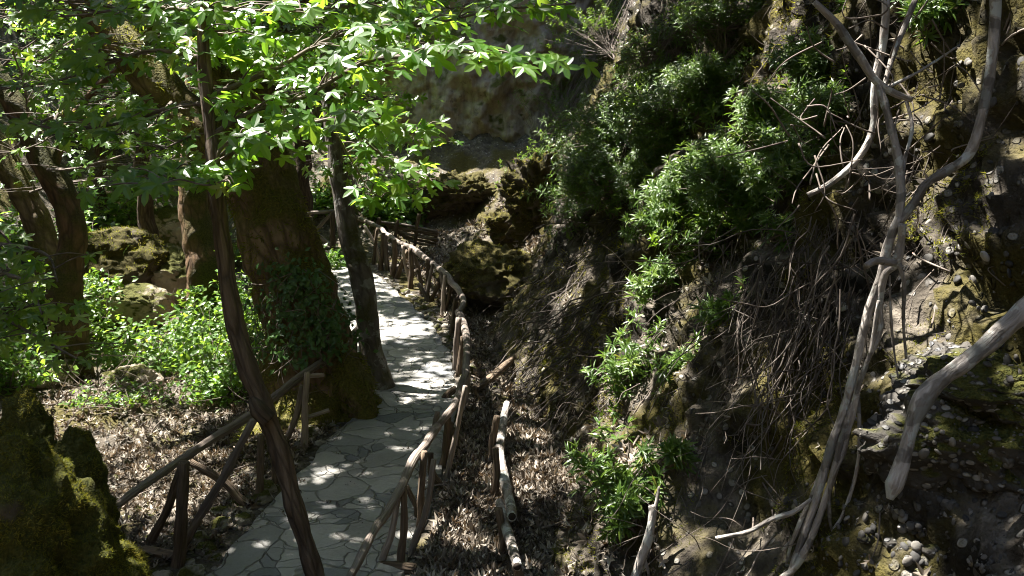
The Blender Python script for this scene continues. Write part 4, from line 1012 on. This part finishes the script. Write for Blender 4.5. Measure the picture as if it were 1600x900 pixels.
# ------------------------------------------------------------------ shrubs of the right bank
def whorl_shrub(label, px, py, rpx, n, back=.35, leaf=.115, group='narrow leaved shrubs on the right bank', squash=.8, mat_=None, keepdark=True, tmpl=LANCE, name='shrub'):
    d = hitd(px, py)[0]-back; c = P(px, py, d); R_ = rpx*d/F
    g = hit(px, min(py+rpx*.6, 890)); t = thing(name, label, 'shrub', tuple(g), group)
    fm, sm = MB(), MB()
    ends = c+rdir(9)*(.55+.6*rng.random((9, 1)))*R_*np.array([1.2, .8, squash]); which = rng.integers(0, 9, n)
    along = rng.random(n)[:, None]**.6
    tips = c+(ends[which]-c)*along+rng.normal(size=(n, 3))*R_*np.array([.17, .17, .13])-np.array([0, 0, .12*R_])*along**2
    gz = H(tips[:, 0], tips[:, 1])
    tips[:, 2] = np.maximum(tips[:, 2], gz+.06)
    hub = [g*.55+c*.45+rng.normal(size=3)*R_*.22 for _ in range(7)]
    for hp in hub: tube(sm, [g-[0, 0, .05], (g+hp)/2+rng.normal(size=3)*.05, hp], [.012, .008], 5, 5, wob=.03)
    for k in range(n):
        hp = hub[rng.integers(7)]
        if k % 2 == 0: tube(sm, [hp, (hp+tips[k])/2+rng.normal(size=3)*.04-[0, 0, .03], tips[k]], [.006, .003], 4, 4, cap=False)
    # leaves: two or three whorls along each shoot's end
    up = (tips-g); up /= np.linalg.norm(up, axis=1)[:, None]; up = up*.7+[-.15, -.25, .55]+rng.normal(size=(n, 3))*.25; up /= np.linalg.norm(up, axis=1)[:, None]
    for lvl, (cnt, s, el) in enumerate(((7, 1.0, .25), (5, .75, .75), (5, 1.0, 0.0))):
        base = tips+up*(.035*lvl if lvl < 2 else -.06)
        pos = np.repeat(base, cnt, 0); ax = np.repeat(up, cnt, 0); m = len(pos)
        rv = rdir(m); tang = rv-ax*np.sum(rv*ax, 1)[:, None]; tang /= np.linalg.norm(tang, axis=1)[:, None]
        dv = tang+ax*(el+rng.normal(size=(m, 1))*.25)
        nr = ax-tang*(el)+rng.normal(size=(m, 3))*.2
        rr = np.repeat(rng.random(n), cnt)*.75+rng.random(m)*.25
        scatter(fm, tmpl, pos, nr, dv, leaf*s*(.65+.55*rng.random(m)), rr)
    obj('stems', sm, M_TWIG, t); obj('foliage', fm, mat_ or M_OLE, t, smooth=False)
    return t
SH = [('narrow leaved shrub at the top of the bank beside the dark thin tree', 875, 60, 62, 130, .5), ('narrow leaved shrub at the top edge right of the cliff', 960, 40, 70, 150, .5),
      ('narrow leaved shrub at the top edge in the middle of the bank', 1050, 50, 75, 170, .5), ('narrow leaved shrub at the top edge left of the golden mossy patch', 1135, 55, 65, 130, .4),
      ('dense narrow leaved shrub right of the mossy upright rock', 880, 175, 75, 190, .6), ('dense dark shrub in the heart of the bank thicket', 975, 165, 85, 230, .6),
      ('dark shrub right in the heart of the bank thicket', 1075, 160, 85, 210, .5), ('thin shrub in front of the golden mossy patch', 1190, 185, 75, 130, .35),
      ('shrub overhanging the mossy upright rock, lit yellow green', 865, 265, 70, 170, .6), ('low shrub of the thicket above the root curtain', 960, 275, 80, 200, .5),
      ('shrub low in the thicket above the pale bare roots', 1075, 275, 80, 180, .45), ('shrub at the lower right end of the thicket', 1165, 285, 70, 140, .4),
      ('shrub hanging below the thicket at its middle', 1100, 365, 60, 80, .35), ('small rosette plant hanging over the dark twig hollow', 1225, 355, 38, 22, .45),
      ('bright sunlit shrub sprig on the middle of the bank slope', 1028, 430, 55, 60, .35), ('fresh green sunlit shrub low on the bank', 978, 570, 66, 62, .4),
      ('dim small shrub right of the fresh green shrub', 1065, 570, 36, 26, .3), ('green shrub sprawling above the bare forked stem', 985, 745, 72, 60, .35),
      ('drooping sprig at the foot of the sprawling green shrub', 980, 800, 34, 24, .3), ('small sprig right of the sprawling green shrub', 1050, 710, 28, 14, .3),
      ('shrub fringe at the left end of the thicket over the rock block', 840, 320, 45, 70, .4), ('small shrub sprig beside the hanging bare stems', 1300, 160, 60, 40, .35),
      ('tiny sprig at the top beside the tall pale stem', 1450, 20, 40, 18, .3), ('dim shrub sprig on the dark slope below the thicket', 1120, 480, 36, 26, .3)]
SH += [('shrub at the left rim of the thicket beside the cliff foot', 838, 110, 48, 90, .5), ('shrub in the left half of the thicket above the mossy rocks', 920, 230, 65, 130, .6),
       ('shrub filling the middle of the thicket between its neighbours', 1025, 225, 70, 140, .55), ('shrub right of the golden mossy patch under the crossing stems', 1265, 95, 55, 60, .4),
       ('shrub on the right flank of the thicket over bare branches', 1240, 250, 60, 80, .45), ('shrub at the lower left hem of the thicket', 905, 335, 55, 90, .45),
       ('shrub at the lower middle hem of the thicket', 1020, 345, 55, 80, .45), ('shrub under the top edge left of the crossing stems', 1120, 120, 70, 110, .5)]
for lab, x, y, r, n, bk in SH: whorl_shrub(lab, x, y, squash=(.8 if y < 500 else 1.25), rpx=r*(1.22 if y < 330 else 1), n=int(n*(3.1 if y < 330 else 1.0)), back=bk*(1.3 if y < 330 else 1), leaf=.086 if y < 330 else .10)

# ------------------------------------------------------------------ undergrowth on the left
def bush(label, px, py, d, rad, n, leaf, mat_=M_SHRUB, tmpl=OVAL, group='undergrowth on the left valley floor'):
    g = hit(px, py+.75*rad[2]*F/d); k_ = ((g-CAM)@FW)/d; rad = tuple(np.array(rad)*k_*1.25); leaf = leaf*k_; n = int(n*1.1)
    c = g+np.array([0, 0, rad[2]*.7])
    t = thing('bush', label, 'bush', tuple(g), group); fm, sm = MB(), MB()
    k = 30; tips = c+rdir(k)*rng.random((k, 1))**.4*np.array(rad)
    tips[:, 2] = np.maximum(tips[:, 2], H(tips[:, 0], tips[:, 1])+.05)
    for p in tips:
        b = g+rng.normal(size=3)*[.12, .12, 0]; tube(sm, [b, (b+p)/2+rng.normal(size=3)*.08, p], [.009, .003], 4, 4, cap=False)
    i = rng.integers(0, k, n); f = rng.random((n, 1))**.5
    pos = (g+(tips[i]-g)*(.35+.65*f))+rng.normal(size=(n, 3))*np.array(rad)*.13
    scatter(fm, tmpl, pos, np.array([0, -.2, .9])+rng.normal(size=(n, 3))*.5, rdir(n), leaf*(.6+.7*rng.random(n)))
    obj('stems', sm, M_TWIG, t); obj('foliage', fm, mat_, t, smooth=False); return t
for a in [('leafy bush between the slim tree and the pale boulder', 335, 490, 9.5, (.4, .35, .32), 1100, .08), ('bush left of the big mossy trunk, half in sun', 385, 480, 9.8, (.35, .4, .6), 900, .08),
          ('low bush right of the slim tree base undergrowth', 305, 545, 9.2, (.45, .4, .36), 1200, .075), ('bush in the middle of the sunny left valley floor', 205, 550, 9.2, (.5, .4, .25), 900, .075),
          ('dark bush spreading behind the left railing', 335, 600, 8.6, (.34, .3, .26), 900, .065), ('low yellow green herb patch behind the corner boulder', 190, 618, 8.6, (.45, .3, .12), 600, .055),
          ('bush at the left edge below the bent brown tree', 45, 470, 10.5, (.7, .6, .5), 1200, .10), ('bush below the bent brown tree, sunlit on top', 130, 510, 10.5, (.5, .4, .32), 800, .08),
          ('small bush at the left edge above the mossy boulders', 30, 560, 9.0, (.5, .5, .35), 800, .09), ('bush crowding the dark mossy boulder', 150, 455, 11.6, (.4, .3, .2), 500, .09),
          ('leafy bush directly behind the left railing post', 400, 590, 8.8, (.3, .3, .32), 700, .07), ('bright bush between the pale rocks and the slim tree', 300, 520, 9.8, (.35, .3, .25), 700, .075),
          ('tuft of greenery beyond the far fence', 620, 335, 20.5, (.8, .5, .35), 700, .15), ('small plant at the path edge left of the slender grey trunk', 518, 408, 16.2, (.35, .3, .2), 350, .11),
          ('leafy sapling under the cliff at the far end of the path', 600, 300, 20, (.6, .5, .6), 500, .18), ('bush behind the big mossy trunk at the far fence', 500, 315, 19.5, (.7, .5, .5), 600, .15),
          ('dark bush in the far left shade under the trees', 190, 320, 17, (.9, .7, .6), 900, .15), ('bush in the far left corner of the valley floor', 60, 370, 17, (1.0, .7, .7), 1000, .15),
          ('straggly bush around the orange brown trunk foot', 335, 395, 14.5, (.5, .4, .4), 500, .12)]:
    bush(*a)

# ------------------------------------------------------------------ ivy on the big trunk
t_ivy = thing('ivy', 'dark green ivy clump clinging to the right flank of the mossy trunk', 'ivy', tuple(P(480, 560, D0-.75)))
fm, sm = MB(), MB()
n = 1050
ce = np.array([(440, 425), (470, 440), (500, 455), (455, 465), (490, 490), (520, 500), (535, 520), (440, 500), (470, 520), (505, 530), (425, 470), (460, 555), (415, 540)])
w_ = rng.integers(0, len(ce), n); x = ce[w_, 0]+rng.normal(size=n)*19; y = ce[w_, 1]+rng.normal(size=n)*17
cxx = np.interp(y, [400, 500, 600], [452, 476, 484]); hw = np.interp(y, [400, 500, 600], [66, 72, 86])
u = np.clip((x-cxx)/hw, -.98, 1.05)
dd = D0-np.sqrt(np.clip(1-u*u, .02, 1))*hw*D0/F-.03-.26*rng.random(n)**1.5
pos = CAM+rays(x, y)*dd[:, None]
scatter(fm, OVAL, pos, np.stack([u*.8, -np.ones(n), .4+0*u], 1)+rng.normal(size=(n, 3))*.45, rdir(n)+[0, 0, -.6], .075*(.6+.7*rng.random(n)))
for k in range(70):
    i = rng.integers(n); a = pos[i]; b = a+np.array([rng.normal()*.18, -.03, -.1-.3*rng.random()]); tube(sm, [a, (a+b)/2+rng.normal(size=3)*.05-[0, .03, 0], b], [.006, .003], 4, 4, cap=False)
obj('foliage', fm, M_IVY, t_ivy, smooth=False); obj('stems', sm, M_TWIG, t_ivy)

# ------------------------------------------------------------------ bare stems at the right
def stem_depth(lst, d0, d1):
    n = len(lst); return [(x, y, d0+(d1-d0)*i/(n-1)) for i, (x, y) in enumerate(lst)]
def safe(lst, back, dmax=9):
    """points just in front of the bank"""
    d = hitd([q[0] for q in lst], [q[1] for q in lst])-back
    return [(x, y, float(min(v, dmax))) for (x, y), v in zip(lst, d)]
def smoothd(lst, k=3):
    d = np.array([q[2] for q in lst]); 
    for _ in range(k): d[1:-1] = (d[:-2]+2*d[1:-1]+d[2:])/4
    return [(q[0], q[1], dd) for q, dd in zip(lst, d)]
dA = min(hitd(1405, 340)[0], hitd(1550, 60)[0], 4.6)-.45
dB = min(hitd(1240, 885)[0]-.12, hitd(1320, 620)[0]-.25)
t_st = thing('bare_tree', 'pale bare stems hanging down the right bank, broken knob in the middle', 'dead tree', tuple(hit(1240, 890)))
def stem(lst, rpx, d0, d1, name='stem', sides=9, wob=.015):
    L = stem_depth(lst, d0, d1); pts = Ps(L); rr = .74*np.asarray(rpx)*np.mean([q[2] for q in L])/F
    mb = MB(); tube(mb, pts, rr, sides, 7, .14, 14, wob); return obj(name, mb, M_STEM, t_st)
stem([(1552, -60), (1554, 20), (1546, 110), (1531, 190), (1515, 240), (1480, 266), (1447, 288), (1427, 318), (1405, 348)], [12, 11.5, 11, 10.5, 10, 9, 8], dA-.1, dA)
stem([(1272, 2), (1310, 38), (1340, 85), (1365, 125), (1395, 146), (1425, 156)], [6, 9, 9, 8, 6], dA+.1, dA+.1)
stem([(1372, 130), (1386, 180), (1400, 240), (1406, 300), (1405, 345)], [7, 9, 10, 8], dA+.1, dA)
stem([(1405, 340), (1388, 385), (1377, 440), (1358, 490), (1342, 540), (1327, 600), (1311, 660), (1291, 720), (1271, 790), (1251, 850), (1232, 905)], [9, 10, 9, 9, 10, 9, 8], dA, dB)
stem([(1410, 350), (1408, 380), (1402, 412), (1385, 430), (1378, 470), (1376, 520), (1350, 575), (1330, 640), (1312, 700), (1296, 760), (1268, 840), (1245, 885), (1220, 905)], [8, 9, 8, 6, 5, 6, 7, 8, 7], dA-.04, dB-.05)
stem([(1352, 416), (1372, 409), (1398, 412)], [7, 8, 8], dA-.12, dA-.06, 'broken_knob')
stem([(1405, 412), (1413, 450), (1412, 500), (1416, 560)], [5, 4, 3], dA, dA+.1)
stem([(1373, 470), (1362, 540), (1340, 600), (1328, 660), (1305, 740), (1285, 800), (1262, 860)], [4, 5, 6, 6, 5], dA, dB)
stem([(1325, 640), (1322, 700), (1300, 755), (1296, 810), (1303, 838)], [4, 5, 5, 3.5, 2.5], (dA+dB)/2, dB-.1)
stem([(1338, 580), (1342, 650), (1338, 730), (1318, 800), (1300, 830)], [2.5, 4, 4, 4, 3], (dA+dB)/2, dB-.1)
stem([(1268, 780), (1240, 800), (1205, 812), (1165, 833), (1118, 841)], [4, 5.5, 5.5, 5, 4], dB-.1, dB-.05)
stem([(1290, 730), (1262, 790), (1240, 840), (1228, 880)], [4, 5, 4, 3], dB-.1, dB)
stem([(1300, 690), (1270, 770), (1250, 830), (1222, 860)], [4, 4.5, 4, 3], dB-.05, dB+.02)
stem([(1385, 0), (1380, 60), (1365, 130), (1362, 200), (1340, 250), (1300, 285), (1262, 305)], [8, 9, 8, 8, 7, 6], dA+.3, dA+.5)
stem([(1430, 0), (1405, 60), (1390, 110), (1378, 160)], [6, 6, 5], dA+.35, dA+.25)
stem([(1415, 152), (1425, 200), (1415, 260), (1408, 330)], [4, 4, 4], dA+.15, dA+.05)
stem([(1378, 140), (1440, 105), (1500, 70)], [4, 3, 2], dA+.2, dA+.3)
stem([(1405, 600), (1395, 500), (1390, 430)], [2, 3, 2], dA+.15, dA+.05)
mb = MB()
for k in range(46):
    x, y = rng.uniform(1230, 1500), rng.uniform(20, 330); d = dA+.15+.3*rng.random(); L = rng.uniform(30, 130); a = rng.uniform(0, 2*PI)
    p0, p1 = P(x, y, d), P(x+L*math.cos(a), y+L*math.sin(a)*.8, d+.15*rng.normal())
    tube(mb, [p0, (p0+p1)/2+rng.normal(size=3)*.04, p1], [.005, .0025], 5, 5, wob=.02)
obj('twigs', mb, M_TWIG, t_st)
# thick pale trunk leaning in from the right edge
dT = min(hitd(1500, 575)[0], hitd(1400, 740)[0], hitd(1590, 490)[0])-.5
t_ = thing('leaning_trunk', 'thick pale leaning trunk coming in at the right edge with a blunt lower end', 'dead tree', tuple(hit(1393, 775)))
mb = MB(); tube(mb, Ps([(1960, 250, dT+.25), (1760, 370, dT+.05), (1640, 452, dT), (1590, 495), (1530, 550), (1475, 590), (1445, 620), (1425, 665), (1412, 715), (1398, 757), (1390, 780)]), np.array([17, 16.5, 16, 15, 13.5, 13, 15, 12, 11.5, 13, 5])*dT/F, 16, 10, .22, 7)
obj('trunk', mb, M_STEM, t_)
# bare forked stem at the bottom
t_ = thing('forked_stem', 'bare grey forked stem rising below the sprawling green shrub', 'dead tree', tuple(hit(995, 895)))
d0 = hitd(1000, 890)[0]-.05
for l, r in (([(985, 930), (998, 885), (1012, 845), (1020, 805), (1018, 790)], [8, 7.5, 6.5, 5]), ([(1006, 870), (1012, 890), (1016, 915)], [3, 2.5, 2]), ([(1018, 815), (1026, 785), (1030, 760)], [4, 3, 2])):
    mb = MB(); tube(mb, Ps([(x, y, d0-.1) for x, y in l]), np.array(r)*d0/F, 9, 6, .12, 12); obj('stem', mb, M_STEM, t_)

# ------------------------------------------------------------------ roots and twigs tangled on the bank
def tangle(name, label, n, boxes, L, r, drift, m, back=(.02, .3), wob=.06, segs=4, fan=.5):
    px, py = region_points(n, boxes)
    d = hitd(px, py); mb = MB()
    for k in range(n):
        p = P(px[k], py[k], d[k]-rng.uniform(*back)); pts = [p]; l = L*(.4+rng.random())
        v = np.array(drift)+rng.normal(size=3)*fan; v /= np.linalg.norm(v)
        for s in range(segs):
            v = v+rng.normal(size=3)*.28+np.array(drift)*.15; v /= np.linalg.norm(v)
            p = p+v*l/segs; p = np.array(p); p[2] = max(p[2], float(H(p[0], p[1]))+.01); pts.append(p)
        rr = r*(.5+rng.random())
        tube(mb, pts, [rr, rr*.4], 5, 3, wob=wob*.3, cap=False)
    return tag(obj(name, mb, m), label, kind='stuff')
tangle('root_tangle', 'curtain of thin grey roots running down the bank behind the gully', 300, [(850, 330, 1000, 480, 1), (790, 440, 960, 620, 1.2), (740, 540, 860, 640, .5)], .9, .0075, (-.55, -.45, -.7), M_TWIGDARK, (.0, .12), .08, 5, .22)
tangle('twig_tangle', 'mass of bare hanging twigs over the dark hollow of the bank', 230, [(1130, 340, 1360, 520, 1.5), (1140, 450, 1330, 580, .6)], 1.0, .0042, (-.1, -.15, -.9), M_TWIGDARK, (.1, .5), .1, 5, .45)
tangle('hanging_roots', 'long thin pale roots hanging free in front of the dark hollow of the bank', 95, [(1120, 330, 1340, 440, 1.5), (1180, 430, 1330, 560, .8)], 1.15, .0044, (-.12, -.12, -1.0), M_TWIG, (.35, .75), .12, 6, .30)
tangle('dry_twigs', 'fine dry twigs scattered through the shrub thicket', 230, [(850, 20, 1500, 350, 1), (900, 400, 1130, 900, .6), (1060, 560, 1320, 850, .5)], .45, .0045, (-.2, -.3, -.3), M_TWIG, (.05, .4), .08, 4, .9)
tangle('undergrowth_twigs', 'fine bare twigs among the left undergrowth', 260, [(0, 300, 340, 420, 1), (60, 430, 420, 660, 1), (360, 520, 480, 640, .4)], .7, .006, (.2, -.2, .3), M_TWIG, (.1, .6), .1, 4, .9)
# moss tufts over the bank and the big trunk
mm = MB()
px, py = region_points(52000, [(840, 300, 1340, 900, 1), (1180, 0, 1340, 200, 1.0), (1400, 60, 1560, 420, 1.1), (780, 480, 960, 720, .7), (1380, 480, 1480, 620, 1)])
p = hits(px, py); k = fbm(p*1.9, 3, 66)+.25*fbm(p*7, 2, 67) > .12; p = p[k]; nn = Hn(p[:, 0], p[:, 1]); n_ = len(p); p = crag(p, nn)
scatter(mm, BLADE, p, rdir(n_)+nn*.3, nn*.8+rdir(n_)*.7, .026*(.5+rng.random(n_))*np.clip(p[:, 1]/5, .8, 2), np.clip(.55+.45*fbm(p*1.5, 3, 70)+.2*rng.normal(size=n_), 0, 1))
tag(obj('moss', mm, M_MOSS, smooth=False), 'golden green moss growing in patches on the right bank', kind='stuff')
mm = MB(); tr = [c for c in t_big.children if c.name.startswith(('trunk', 'limb'))]
for o_ in tr:
    co = np.empty(len(o_.data.vertices)*3, np.float32); o_.data.vertices.foreach_get('co', co); W = co.reshape(-1, 3).astype(float)+np.array(t_big.location)
    q = [pl.vertices[:] for pl in o_.data.polygons if len(pl.vertices) == 4]; q = np.array(q); Fc = np.vstack([q[:, :3], q[:, [0, 2, 3]]])
    n_ = 26000 if o_.name.startswith('trunk') else 9000
    p, nn = surf_samples(W, Fc, n_); k = fbm(p*1.6, 3, 91) > -.1; p, nn = p[k], nn[k]; n_ = len(p)
    scatter(mm, BLADE, p-nn*.005, rdir(n_)+nn*.2, nn*.5+rdir(n_)*.6+[0, 0, -.55], .06*(.4+rng.random(n_)), np.clip(.30+.35*fbm(p*1.4, 3, 93)+.2*rng.normal(size=n_), 0, 1))
obj('moss', mm, M_MOSS, t_big, smooth=False)

# ------------------------------------------------------------------ light, sky, camera
w = bpy.data.worlds.new('World'); sc.world = w; w.use_nodes = True; nt = w.node_tree; nt.nodes.clear()
el = math.asin(SUN[2]); az = math.atan2(SUN[0], SUN[1])
sky = nt.nodes.new('ShaderNodeTexSky'); sky.sky_type = 'NISHITA'; sky.sun_disc = False; sky.sun_elevation = el; sky.sun_rotation = az
bg = nt.nodes.new('ShaderNodeBackground'); bg.inputs[1].default_value = .074
wo = nt.nodes.new('ShaderNodeOutputWorld'); nt.links.new(sky.outputs[0], bg.inputs[0]); nt.links.new(bg.outputs[0], wo.inputs[0])
ld = bpy.data.lights.new('sun', 'SUN'); ld.energy = 5.0; ld.angle = math.radians(.53); ld.color = (1, .95, .86)
lo = bpy.data.objects.new('sun', ld); C.objects.link(lo)
from mathutils import Vector
lo.rotation_euler = Vector(-SUN).to_track_quat('-Z', 'Y').to_euler(); lo.location = (0, 0, 30)
cd = bpy.data.cameras.new('camera'); cd.sensor_width = 36; cd.lens = 36*F/1600; cd.clip_end = 500; cd.clip_start = .05
co_ = bpy.data.objects.new('camera', cd); C.objects.link(co_); co_.location = CAM; co_.rotation_euler = (PI/2-PITCH, 0, 0); sc.camera = co_
sc.view_settings.view_transform = 'Standard'; sc.view_settings.look = 'None'; sc.view_settings.gamma = 1; sc.view_settings.exposure = 2.7
sc.view_settings.use_curve_mapping = False
cy = sc.cycles; cy.max_bounces = 6; cy.diffuse_bounces = 3; cy.glossy_bounces = 2; cy.transmission_bounces = 4; cy.caustics_reflective = False; cy.caustics_refractive = False
cy.use_denoising = True; cy.denoising_prefilter = 'ACCURATE'; cy.pixel_filter_type = 'BLACKMAN_HARRIS'; cy.filter_width = 1.05; cy.sample_clamp_indirect = 6.0
